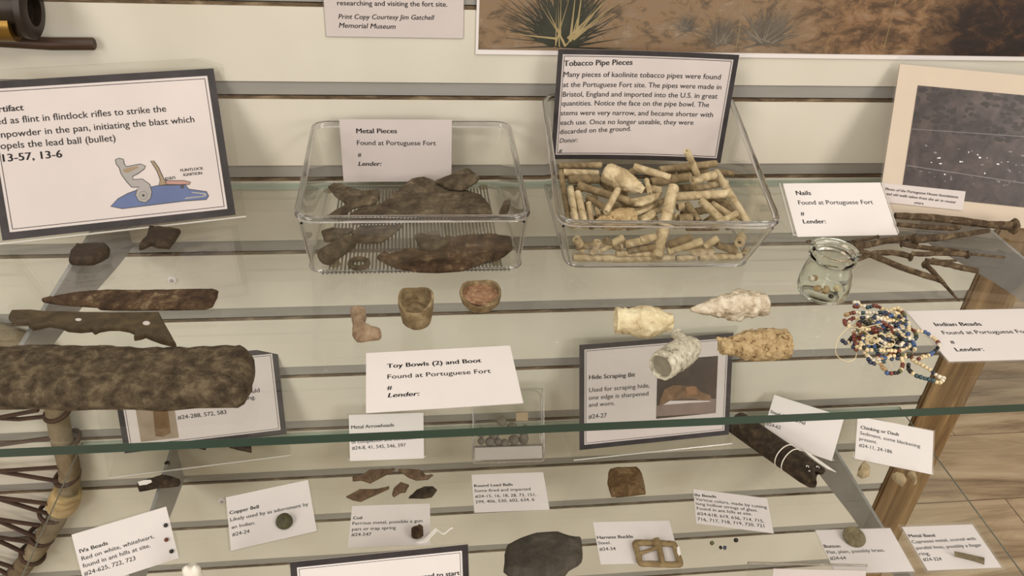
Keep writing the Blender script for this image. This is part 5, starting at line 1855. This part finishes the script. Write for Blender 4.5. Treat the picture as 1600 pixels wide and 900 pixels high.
BH = 0.082
bf, bw = top_face((453, 878), (731, 850), BH, 66)
root = empty('border_sign', (bf.o.x, bf.o.y, Z2 + 0.0004), 'black-bordered sign standing at the front edge of the lower shelf', 'sign', 'black-bordered signs')
rr2 = (-bw / 2, bw / 2, 0.0005, BH)
sheet = plate('paper', bf, rr2, 0.0, 0.0006, PAPER, root)
B = 0.0052
plate('border', bf, rr2, 0.00062, 0.00075, BORDER, sheet, nx=2, hole=(rr2[0] + B, rr2[1] - B, rr2[2] + B, rr2[3] - B))
Q = B * 1.3
plate('border_line', bf, (rr2[0] + Q, rr2[1] - Q, rr2[2] + Q, rr2[3] - Q), 0.00062, 0.00072, BORDER, sheet, nx=2, hole=(rr2[0] + Q + .0004, rr2[1] - Q - .0004, rr2[2] + Q + .0004, rr2[3] - Q - .0004))
lettering('lettering', bf, [('used to start', 657, 904, 718, 897.5, 'b')], 0.0009, sheet)
stand(bf, (rr2[0] - 0.001, rr2[1] + 0.001, 0.0, BH + 0.0005), Z2 + 0.0004, root, depth=0.05)

cf2, cw = top_face((1208, 889), (1353, 892), 0.07, 66)
root = empty('card_holder', (cf2.o.x, cf2.o.y, Z2 + 0.0004), 'clear holder with a pale sheet at the front of the lower shelf', 'card holder')
plate('paper', cf2, (-cw / 2, cw / 2, 0.0005, 0.0705), 0.0, 0.0006, PAPER_DULL, root)
stand(cf2, (-cw / 2 - 0.022, cw / 2 + 0.001, 0.0, 0.0745), Z2 + 0.0004, root, depth=0.045)
tube('holder_edge', [cf2.pt(-cw / 2 - 0.022, 0.0745, -0.001), cf2.pt(cw / 2 + 0.001, 0.0745, -0.001)], 0.0011, RIM, root, seg=8)

LG = 'small numbered cards of the lower shelf'


def leaning_card(label, o, yaw, tilt, corners, lines, pad=0.002, foot=0.03, paper=None):
    f = Face(o, yaw, tilt)
    r_ = f.rect(corners)
    rt = empty('label_card', (f.o.x, f.o.y, Z2 + 0.0002), label, 'label card', LG)
    sheet = plate('paper', f, r_, 0.0, 0.0006, paper or PAPER, rt)
    lettering('lettering', f, lines, 0.00078, sheet)
    stand(f, (r_[0] - pad, r_[1] + pad, 0.0, r_[3] + pad * 0.6), Z2 + 0.0003, rt, depth=foot, thick=0.0014)
    return rt, f, r_


zc_ = Z2 + 0.0012
leaning_card('white arrowheads card standing in a clear holder behind the arrowheads', (-0.032, -0.047, zc_), -0.9, 64,
             [(545, 648), (662, 645), (662, 716), (547, 720)],
             [('Metal Arrowheads', 549, 670, 615.5, 666, 'b'), ('of completion and condition.', 549.5, 693, 649.5, 685.5), ('#24-8, 41, 545, 546, 597', 550, 702.5, 634, 697.5)])
leaning_card('white copper bell card leaning in a clear sleeve under the bell', (-0.136, -0.146, zc_), 12.7, 12,
             [(352, 777), (482, 751), (494, 829), (362, 862)],
             [('Copper Bell', 359, 804.5, 404.5, 794.5, 'b'), ('Likely used by as adornment by', 360, 815.5, 482, 790.5), ('an Indian.', 362, 827, 399, 819.5), ('#24-24', 363, 838.7, 390, 833)], foot=0.035)
leaning_card('white bead card tilted up in a clear holder with three dark beads', (-0.260, -0.172, zc_), 19.7, 60,
             [(112, 834), (261, 792), (278, 871), (133, 920)],
             [('IVa Beads', 125, 864, 168.7, 850.5, 'b'), ('Red on white, whiteheart,', 128.4, 875.6, 240.8, 840), ('found in ant hills at site.', 130, 887, 235, 854.3), ('#24-625, 722, 723', 132, 899.5, 212, 874.4)])
leaning_card('white gun barrel card leaning behind the dark gun barrel', (0.419, -0.060, zc_), -31.5, 44,
             [(1208, 616), (1319, 652), (1299, 723), (1192, 682)],
             [('Steel Gun Barrel', 1203, 645, 1256.8, 664, 'b'), ('#24-62', 1196.5, 664, 1219, 671)])
leaning_card('white chinking and daub card leaning in a clear holder', (0.519, -0.095, zc_), -20.5, 33,
             [(1337, 653), (1459, 671), (1455, 743), (1338, 716)],
             [('Chinking or Daub', 1344.3, 670, 1404, 681.5, 'b'), ('Sediment, some blackening', 1343.4, 678.8, 1437.3, 700), ('present.', 1342.3, 687.8, 1369.8, 693.8), ('#24-11, 24-186', 1341.6, 697.9, 1393.4, 708.7)])
flat_card('label_card', [(738, 743), (849, 738), (858, 797), (740, 801)], z2, [
    ('Round Lead Balls', 741, 762, 801, 759.7, 'b'), ('Some fired and impacted', 741.5, 770, 829, 766.8), ('#24-15, 16, 18, 28, 73, 151,', 742.4, 778.7, 838, 775.7), ('299, 406, 530, 602, 634, 6', 743, 787.3, 835, 783.3)],
    'white round lead balls card lying in front of the clear lead ball case', LG, sleeve=0.001)
flat_card('label_card', [(549, 792), (672, 787), (672, 852), (545, 856)], z2, [
    ('Coil', 551.6, 812.4, 565.4, 812, 'b'), ('Ferrous metal, possible a gun', 550.7, 821, 659.7, 816.7), ('part or trap spring', 550, 830.2, 618.4, 827.4), ('#24-547', 548.8, 838.7, 580, 837.8)],
    'white coil card lying flat under the small rusty coil', LG)
flat_card('label_card', [(1083, 765), (1198, 779), (1209, 834), (1088, 818)], z2, [
    ('IIa Beads', 1085.8, 775.8, 1118.8, 778.8, 'b'), ('Various colors, made by cutting', 1086.8, 782.5, 1198, 795.5), ('long hollow strings of glass.', 1087.5, 789.5, 1183.8, 800.5), ('Found in ant hills at site.', 1088.8, 796.8, 1175, 806.3),
    ('#24-618, 619, 636, 714, 715,', 1089.3, 805, 1193.8, 817.5), ('716, 717, 718, 719, 720, 721', 1090, 813.8, 1194.3, 825)],
    'white glass bead card with six lines lying flat behind four tiny beads', LG, sleeve=0.001)
flat_card('label_card', [(925, 816), (1045, 815), (1064, 878), (940, 883)], z2, [
    ('Harness Buckle', 933.3, 843, 989.3, 841.3, 'b'), ('Steel.', 934.5, 851.5, 954.5, 851), ('#24-34', 936.8, 861.3, 962, 860.5)],
    'white harness buckle card lying flat partly under the buckle', LG)
flat_card('label_card', [(1275, 829), (1391, 826), (1428, 893), (1304, 897)], z2, [
    ('Button', 1288.3, 856.8, 1313, 856.3, 'b'), ('Flat, plain, possibly brass.', 1293, 866, 1382.5, 862.5), ('#24-64', 1297.5, 875.8, 1322.5, 874.8)],
    'white button card lying flat under the round metal button', LG, sleeve=0.0015)
flat_card('label_card', [(1409, 824), (1519, 820), (1564, 887), (1449, 892)], z2, [
    ('Metal Band', 1420.5, 840.5, 1461.3, 839.5, 'b'), ('Cupreous metal, scored with', 1425.8, 850, 1525, 844.5), ('parallel lines, possibly a finger', 1432, 859.5, 1534.5, 854.5), ('ring.', 1437, 868.8, 1453.8, 868), ('#24-324', 1443, 877.5, 1472, 876.5)],
    'white metal band card in a clear sleeve over the floor', LG, sleeve=0.003)

# ------------------------------------------------------------------ lower shelf: finds
# clear display case with lead balls, leaning on the wall
kf = Face((0.097, -0.0602, z2 + 0.0004), -1.2, 57)
BW, BHT, BT = 0.0385, 0.0785, 0.0155
lead = empty('lead_ball_case', (0.097, -0.0602, z2), 'square clear case of grey lead balls leaning against the slatwall', 'display case')
S_ = 0.0012
plate('front_cover', kf, (-BW, BW, 0.0, BHT), -S_, 0.0, CLEAR, lead)
kf_back = Face(kf.o - kf.n * (BT - S_) + Vector((0, 0, 0)), -1.2, 57)
plate('back_wall', kf_back, (-BW, BW, 0.0106, BHT), -S_, 0.0, CLEAR, lead)
for a0, a1 in ((-BW, -BW + S_), (BW - S_, BW)):
    V = []
    for a in (a0, a1):
        V += [kf.pt(a, 0, 0), kf.pt(a, BHT, 0), kf.pt(a, BHT, -BT), kf.pt(a, 0.0106, -BT)]
    mk('side_wall', V, [(0, 1, 2, 3), (7, 6, 5, 4), (0, 1, 5, 4), (1, 2, 6, 5), (2, 3, 7, 6), (3, 0, 4, 7)], CLEAR, lead)


def case_loop(inset_, rad, k):
    cs = [(-BW + inset_, inset_), (BW - inset_, inset_), (BW - inset_, BHT - inset_), (-BW + inset_, BHT - inset_)]
    out = []
    for (a, b_), q0 in zip(cs, (180, 270, 0, 90)):
        ca = a + rad * (1 if a < 0 else -1)
        cb = b_ + rad * (1 if b_ < BHT / 2 else -1)
        for j in range(6):
            t = math.radians(q0 + 90 * j / 5)
            out.append(kf.pt(ca + math.cos(t) * rad, cb + math.sin(t) * rad, k))
    return out


tube('outer_rim', case_loop(0.0002, 0.003, -0.0006), 0.0008, RIM, lead, seg=8, closed=True)
tube('inner_rim', case_loop(0.0022, 0.010, -0.004), 0.0007, RIM, lead, seg=8, closed=True)
PAD = plain('pale_pad', (0.45, 0.42, 0.39), rough=0.9, var=0.05)
L4 = lambda X, Y: (720 + X / 3.636, 600 + Y / 3.636)
mid = Face(kf.o - kf.n * 0.0072, -1.2, 57)
pb0 = mid.local(*L4(240, 352)).y
plate('pad', kf, (-BW + 0.002, BW - 0.002, 0.003, pb0), -0.0125, -0.0022, PAD, lead)
LBG = 'lead balls in the clear case'
for i, (X, Y, r_, lb) in enumerate([(232, 212, 29, 'topmost lead ball in the clear case'), (292, 246, 31, 'lead ball beside the topmost one in the clear case'), (118, 274, 33, 'big lead ball by the side wall of the clear case'), (188, 284, 33, 'big lead ball second from the side wall of the case'),
                                    (368, 258, 27, 'lead ball under the tan tag in the clear case'), (115, 325, 21, 'smallest lead ball at the corner of the lowest row'), (165, 327, 27, 'lowest row lead ball beside the smallest one'),
                                    (212, 328, 22, 'small lead ball in the middle of the lowest row'), (250, 336, 25, 'lead ball sitting lowest in the clear case'), (302, 318, 31, 'large lead ball toward the end of the lowest row'), (357, 308, 30, 'flattened tall lead ball at the end of the lowest row')]):
    q = mid.local(*L4(X, Y))
    p = mid.pt(q.x, q.y, 0)
    rad = min(r_ / 3.636 * px_size(p) * 0.98, 0.0058)
    bm = bmesh.new()
    bmesh.ops.create_uvsphere(bm, u_segments=20, v_segments=14, radius=rad)
    rnd = random.Random(500 + i)
    ph_ = [rnd.uniform(0, 6.28) for _ in range(3)]
    for v in bm.verts:
        d = v.co.normalized()
        k = 1 + 0.035 * math.sin(3 * d.x + ph_[0]) + 0.03 * math.sin(4 * d.y + ph_[1]) + 0.025 * math.sin(5 * d.z + ph_[2])
        v.co *= k
        if 'flattened' in lb:
            v.co.z *= 1.3
            v.co.x *= 0.92
        v.co += p
    tag(from_bm('lead_ball', bm, LEADM, smooth=True), lb, 'lead ball', LBG)
TANT = plain('tan_tag_paper', srgb(168, 146, 118), rough=0.8, var=0.08)
tg = Face(kf.o - kf.n * 0.0026, -1.2, 57)
tag(plate('paper_tag', tg, tg.rect([L4(312, 165), L4(380, 160), L4(383, 208), L4(316, 210)]), -0.0006, 0.0, TANT, None), 'small tan paper tag behind the cover of the lead ball case', 'tag')

# gun barrel piece with string and tag
G5 = lambda X, Y: (1120 + X / 4.444, 600 + Y / 4.444)
rg = 0.0132
p0, p1 = onz(*G5(128, 262), z2 + rg), onz(*G5(688, 650), z2 + rg)
rg = 88 / 4.444 * px_size((p0 + p1) / 2)
p0, p1 = onz(*G5(128, 262), z2 + rg), onz(*G5(688, 650), z2 + rg)
root = empty('gun_barrel', ((p0 + p1) / 2).xy.to_3d() + Vector((0, 0, z2)), 'dark corroded gun barrel section tied with white string', 'gun barrel')
lathe('barrel', p0, p1, [(0.10, 0.0002), (0.10, rg * 0.55), (0, rg * 0.6), (0, rg * 0.93), (0.02, rg), (0.3, rg), (0.6, rg * 0.985), (0.9, rg * 0.99), (0.985, rg * 0.96), (1.0, rg * 0.86), (1.0, rg * 0.5), (0.93, rg * 0.48), (0.93, 0.0002)],
      DARKIRON, root, seg=28, noise=0.035, seed=50, wob=lambda a, i: (0.03 * math.sin(3 * a) if i in (8, 9, 10) else 0))
ax_ = (p1 - p0)
tdir = ax_.normalized()
sx_ = Vector((0, 0, 1)).cross(tdir).normalized()
sy_ = tdir.cross(sx_)
for t0, t1 in ((0.60, 0.70), (0.68, 0.76)):
    loop = []
    for i in range(32):
        a = 2 * math.pi * i / 32
        t = t0 + (t1 - t0) * (0.5 + 0.5 * math.cos(a + 0.6)) * 0.6
        loop.append(p0 + ax_ * t + (sx_ * math.cos(a) + sy_ * math.sin(a)) * rg * 1.02)
    tube('string', loop, 0.0006, STRING, root, seg=8, closed=True)
px = [G5(X, Y) for X, Y in ((585, 445), (640, 478), (740, 548), (830, 612), (760, 585), (690, 540), (640, 500))]
V, F = chip_data([onz(u, v, z2 + 0.012) for u, v in px], z2 + 0.0115, 0.0008, dome=False, edge=0.2)
mk('paper_tag', V, F, TAGW, root)
for X, Y, q in ((628, 580, 7), (696, 592, 8), (644, 604, 3)):
    t = onz(*G5(X, Y), z2 + rg * 1.8)
    # paint marks sit on the barrel's surface
    d = (t - p0)
    s_ = d.dot(tdir)
    c = p0 + tdir * s_
    n_ = (CAM - c) - tdir * (CAM - c).dot(tdir)
    n_.normalize()
    off = (t - c) - tdir * (t - c).dot(tdir)
    lat = off.dot(sx_)
    nn = (sx_ * lat + sy_ * math.sqrt(max(0.0, rg * rg - lat * lat))) / rg
    k = c + nn * rg * 1.0
    ringp = []
    e1 = tdir
    e2 = nn.cross(tdir)
    for i in range(11):
        a = 2 * math.pi * i / 14
        ringp.append(k + nn * 0.0004 + (e1 * math.cos(a) * 1.4 + e2 * math.sin(a)) * (q / 4.444 * 0.00062))
    tube('paint_mark', ringp, 0.00036, TAGW, root, seg=6)

# daub lumps
D5 = lambda pts: zz(1260, 620, 4.09, pts)
DG = 'daub lumps beside the daub card'
for i, (pp, th, lb) in enumerate([([(325, 490), (335, 455), (350, 430), (365, 420), (405, 465), (402, 500), (380, 508), (360, 512)], 0.009, 'largest grey daub lump below the daub card corner'),
                                  ([(545, 500), (570, 490), (620, 505), (637, 540), (618, 570), (595, 552), (565, 530)], 0.007, 'curved pale daub lump under the middle of the daub card'),
                                  ([(650, 488), (690, 488), (700, 520), (703, 552), (690, 555), (680, 520)], 0.006, 'narrow pale daub sliver nearest the wooden post')]):
    tag(chip('daub_lump', D5(pp), z2, th, DAUB, seed=70 + i, edge=0.5, rough=0.0004), lb, 'daub lump', DG)

# metal cone with white tag, and the two dark fragments
J6 = lambda pts: zz(0, 680, 4.09, pts)
o = chip('metal_cone', J6([(877, 315), (920, 298), (970, 285), (1045, 262), (1110, 275), (1155, 293), (1142, 315), (1080, 325), (1000, 330), (940, 343), (885, 352)]), z2, 0.008, DARKIRON, seed=80, edge=0.5, rough=0.0003)
tag(o, 'dark metal jingle cone with a white painted number patch', 'metal cone')
P = [onz(u, v, z2 + 0.0092) for u, v in J6([(880, 300), (920, 288), (965, 286), (972, 300), (940, 315), (890, 322)])]
V = P + [p_ + Vector((0, 0, 0.0003)) for p_ in P]
n = len(P)
mk('number_patch', V, [tuple(range(n)), tuple(range(2 * n - 1, n - 1, -1))] + [(i, (i + 1) % n, n + (i + 1) % n, n + i) for i in range(n)], TAGW, o)
J4 = lambda pts: zz(180, 520, 3.75, pts)
o = chip('metal_fragment', J4([(668, 668), (735, 664), (798, 665), (800, 698), (778, 694), (720, 682)]), z2, 0.005, DARKIRON, seed=81, edge=0.4)
tag(o, 'small dark wedge-shaped metal fragment on the lower shelf', 'metal fragment', 'metal fragments near the jingle sign')
o = chip('metal_fragment', J4([(395, 660), (450, 648), (530, 648), (540, 660), (525, 682), (470, 668)]), z2, 0.005, DARKIRON, seed=82, edge=0.4)
tag(o, 'rusty metal fragment touching the lower border of the jingle sign', 'metal fragment', 'metal fragments near the jingle sign')

# arrowheads
A6 = lambda pts: zz(430, 700, 3.265, pts)
AG = 'arrowheads on the lower shelf'
for i, (pp, lb, mt) in enumerate([
        ([(395, 145), (440, 142), (480, 112), (545, 108), (615, 108), (560, 140), (485, 180), (440, 165), (395, 168)], 'grey stemmed arrowhead just in front of the arrowheads card', ARROWM),
        ([(625, 112), (680, 108), (740, 113), (770, 140), (806, 138), (780, 160), (720, 165), (680, 150)], 'brown stemmed arrowhead pointing away from the grey one', ARROWM),
        ([(362, 250), (430, 212), (520, 210), (582, 197), (582, 207), (520, 235), (435, 273), (395, 265)], 'long slender brown arrowhead with a tapering tang', ARROWM),
        ([(595, 240), (605, 205), (640, 175), (683, 190), (665, 225), (640, 228), (605, 250)], 'short broken arrowhead in the middle of the front row', ARROWM),
        ([(680, 255), (720, 215), (760, 198), (805, 197), (827, 215), (800, 250), (760, 257)], 'dark glossy notched arrowhead above the coil card', DARKIRON)]):
    tag(chip('arrowhead', A6(pp), z2, 0.0035, mt, seed=90 + i, edge=0.6, rough=0.0004), lb, 'arrowhead', AG)

# coil with white tie
zk = z2 + 0.0008
root = empty('rusty_coil', onz(652, 834, zk), 'small rusty iron coil with a white tie on the coil card', 'coil')
cc = onz(652, 832, zk + 0.005)
hel = []
for i in range(64):
    a = i * 0.42
    hel.append(cc + Vector((math.cos(a) * 0.0046, -0.0045 + 0.009 * i / 63, math.sin(a) * 0.0046 + 0.0006)))
tube('coil_wire', hel, 0.0013, RUST, root, seg=8, noise=0.1)
lathe('rust_core', cc + Vector((0, -0.005, 0.0006)), cc + Vector((0, 0.0045, 0.0006)), [(0, 0.0002), (0, 0.0036), (1, 0.004), (1, 0.0002)], RUST, root, noise=0.1, seed=2)
px = A6([(715, 478), (760, 462), (795, 425), (822, 405), (832, 416), (800, 450), (770, 478), (735, 486)])
V, F = chip_data([onz(u, v, zk + 0.001) for u, v in px], zk, 0.0012, dome=False, edge=0.3)
mk('white_tie', V, F, TAGW, root)
tube('tie_end', catmull([onz(*A6([q])[0], zk + 0.001) for q in ((815, 412), (850, 436), (865, 436), (890, 415), (905, 408))], 5), 0.0009, TAGW, root, seg=8)

# copper bell on its card
p = onz(444, 814, Z2 + 0.009)
rbell = 13 * px_size(p)
nb_ = Vector((0.05, -0.35, 0.93)).normalized()
root = empty('copper_bell', (p.x, p.y, Z2 + 0.004), 'round green copper bell lying on its white card', 'bell')
lathe('bell_dome', p - nb_ * 0.003, p + nb_ * 0.005, [(0, 0.0002), (0, rbell * 0.9), (0.15, rbell), (0.45, rbell * 0.96), (0.75, rbell * 0.7), (0.95, rbell * 0.3), (1, 0.0002)], VERDI, root, noise=0.03, seed=4)
lathe('bell_hole', p + nb_ * 0.0049 - Vector((0.002, 0, 0)), p + nb_ * 0.0052 - Vector((0.002, 0, 0)), [(0, 0.0009), (1, 0.0009)], DARKSTEEL, root, seg=10)

# hide scraper bit, slate stone
S7 = lambda pts: zz(800, 675, 4, pts)
SCR = mottled('brown_scraper_iron', [(0.3, srgb(66, 48, 28)), (0.5, srgb(96, 74, 46)), (0.66, srgb(124, 102, 72)), (0.8, srgb(150, 128, 96))], scale=90, rough=0.85, bump=0.7, bscale=240)
tag(chip('scraper_bit', S7([(595, 310), (600, 260), (610, 235), (640, 225), (710, 222), (780, 222), (800, 240), (812, 262), (825, 310), (838, 385), (800, 390), (760, 396), (700, 402), (660, 405), (620, 400), (605, 360)]), z2, 0.007, SCR, seed=95, edge=0.45, rough=0.0004), 'brown square rusted scraper bit in front of the hide scraping sign', 'scraper bit')
tag(chip('slate_stone', A6([(1165, 632), (1170, 540), (1185, 495), (1225, 475), (1270, 455), (1330, 435), (1440, 432), (1500, 450), (1560, 462), (1568, 500), (1566, 560), (1562, 582), (1540, 600), (1500, 625), (1475, 655), (1430, 670), (1300, 670), (1200, 660)]), z2, 0.011, STONE, seed=96, edge=0.55, rough=0.0006), 'large dark grey flat stone near the lower shelf front', 'stone')

# harness buckle
zbk = z2 + 0.0009
outer = S7([(748, 705), (752, 685), (775, 675), (830, 675), (900, 676), (980, 680), (1022, 683), (1036, 697), (1055, 760), (1076, 825), (1068, 842), (1040, 847), (950, 846), (860, 842), (800, 838), (782, 822), (765, 765)])
root = empty('harness_buckle', onz(1028, 865, zbk), 'tan steel harness buckle with a tongue overlapping its card', 'buckle')
mid_l = S7([(775, 705), (785, 698), (840, 697), (920, 700), (928, 712), (945, 790), (945, 822), (905, 825), (830, 822), (805, 808), (790, 765)])


def rim_tube(name, px, r_, z, closed=True, mat=BUCKLE, flat=0.75):
    return tube(name, catmull([onz(u, v, z) for u, v in px], 4, closed), r_, mat, root, seg=10, closed=closed, flat=flat, noise=0.05)


rim_tube('frame', S7([(772, 706), (780, 692), (835, 692), (920, 694), (1000, 700), (1014, 706), (1034, 765), (1050, 818), (1035, 828), (950, 828), (860, 824), (805, 820), (790, 770)]), 0.0031, zbk + 0.0026)
rim_tube('centre_bar', S7([(912, 690), (926, 745), (942, 828)]), 0.0030, zbk + 0.0028, closed=False)
rim_tube('tongue', S7([(795, 760), (850, 742), (905, 722)]), 0.0019, zbk + 0.0036, closed=False)
pk = onz(*S7([(900, 672)])[0], zbk + 0.005)
pk2 = onz(*S7([(912, 715)])[0], zbk + 0.005)
lathe('tongue_loop', pk, pk2, [(0, 0.0002), (0, 0.0034), (0.4, 0.0044), (1, 0.0036), (1, 0.0002)], BUCKLE, root, noise=0.06, seed=3)
P = [onz(u, v, zbk + 0.0053) for u, v in S7([(1030, 722), (1045, 716), (1056, 765), (1042, 775), (1032, 755)])]
V = P + [q + Vector((0, 0, 0.0004)) for q in P]
n = len(P)
mk('number_patch', V, [tuple(range(n)), tuple(range(2 * n - 1, n - 1, -1))] + [(i, (i + 1) % n, n + (i + 1) % n, n + i) for i in range(n)], TAGW, root)

# tiny beads by the glass bead card, beads on the tilted card
for i, (u, v, c, sz, lb) in enumerate([(1112.5, 848.5, 6, 0.0020, 'tiny olive bead below the corner of the glass bead card'), (1126, 855.5, 2, 0.0016, 'tiny black bead touching another below the glass bead card'),
                                       (1132.5, 855.8, 1, 0.0019, 'tiny navy bead touching the black one'), (1150, 844, 2, 0.0021, 'tiny black and white bead nearest the glass bead card')]):
    p = onz(u, v, z2 + sz)
    V, F = bead_mesh(sz, sz * 0.8, 14)
    rm = Matrix.Rotation(0.5 + i, 3, 'Z')
    tag(mk('glass_bead', [p + rm @ Vector(q) for q in V], F, BEADC[c], smooth=True, angle=50), lb, 'bead', 'tiny beads before the glass bead card')
tf2 = Face((-0.260, -0.172, zc_), 19.7, 60)
for i, (u, v, lb) in enumerate([(259, 820, 'topmost dark bead on the tilted bead card'), (260, 842.5, 'middle ring bead on the tilted bead card'), (268, 860.5, 'lowest dark bead on the tilted bead card')]):
    q = tf2.local(u, v)
    c0, c1 = tf2.pt(q.x, q.y, 0.0008), tf2.pt(q.x, q.y, 0.0026)
    o = lathe('glass_bead', c0, c1, [(0, 0.0007), (0, 0.0014), (0.3, 0.0019), (0.7, 0.0019), (1, 0.0014), (1, 0.0007)], BEADC[2 if i != 1 else 3], seg=14, closed=True)
    tag(o, lb, 'bead', 'dark beads on the tilted bead card')

# button, band, bone
p = onz(1334, 840.5, z2 + 0.0022)
rbt = 17.5 * px_size(p)
nb_ = Vector((-0.05, -0.22, 0.97)).normalized()
root = empty('metal_button', (p.x, p.y, z2 + 0.0008), 'round flat grey brass button leaning on its white card', 'button')
c0 = Vector((p.x, p.y, z2 + 0.0012 + rbt * 0.23))
lathe('button_disc', c0 - nb_ * 0.0006, c0 + nb_ * 0.001, [(0, 0.0002), (0, rbt * 0.97), (0.5, rbt), (1, rbt * 0.96), (1, 0.0002)], BRASSB, root, seg=36)
lathe('button_shank', c0 + nb_ * 0.0009, c0 + nb_ * 0.0018, [(0, 0.0016), (1, 0.0010), (1, 0.0002)], BRASSB, root, seg=14)
lo = [onz(u, v, z2 + 0.0010) for u, v in ((1492, 870), (1507, 873.5), (1523, 877.5), (1538, 882.5))]
hi_ = [ony(u, v, l.y) for (u, v), l in zip(((1491.5, 862.5), (1507, 865.5), (1523, 869), (1538.5, 872.5)), lo)]
V, F = [], []
for l, h_ in zip(lo, hi_):
    V += [l, h_, h_ + Vector((0.0002, 0.0010, 0)), l + Vector((0.0002, 0.0010, 0))]
for i in range(3):
    b0_ = 4 * i
    for k in range(4):
        F.append((b0_ + k, b0_ + (k + 1) % 4, b0_ + 4 + (k + 1) % 4, b0_ + 4 + k))
F += [(0, 1, 2, 3), (12, 13, 14, 15)]
tag(mk('metal_band', V, F, BRASSB), 'short straight strip of scored brass standing on the metal band card', 'metal band')

pb_ = onz(312, 940, z2)
bh = 0.046
root = empty('white_bone', (pb_.x, pb_.y, z2), 'white bone end standing at the front of the lower shelf', 'bone')
lathe('bone_shaft', (pb_.x, pb_.y, z2), (pb_.x, pb_.y + 0.002, z2 + bh), [(0, 0.0002), (0, 0.0085), (0.1, 0.0088), (0.6, 0.0076), (0.85, 0.0072), (0.96, 0.0055), (1, 0.0002)], BONE, root, noise=0.05, seed=5)
for s in (-1, 1):
    lathe('bone_knuckle', (pb_.x + s * 0.0033, pb_.y, z2 + bh * 0.7), (pb_.x + s * 0.0034, pb_.y + 0.001, z2 + bh * 1.06), [(0, 0.003), (0.5, 0.0044), (0.8, 0.0038), (1, 0.0002)], BONE, root, seg=16)
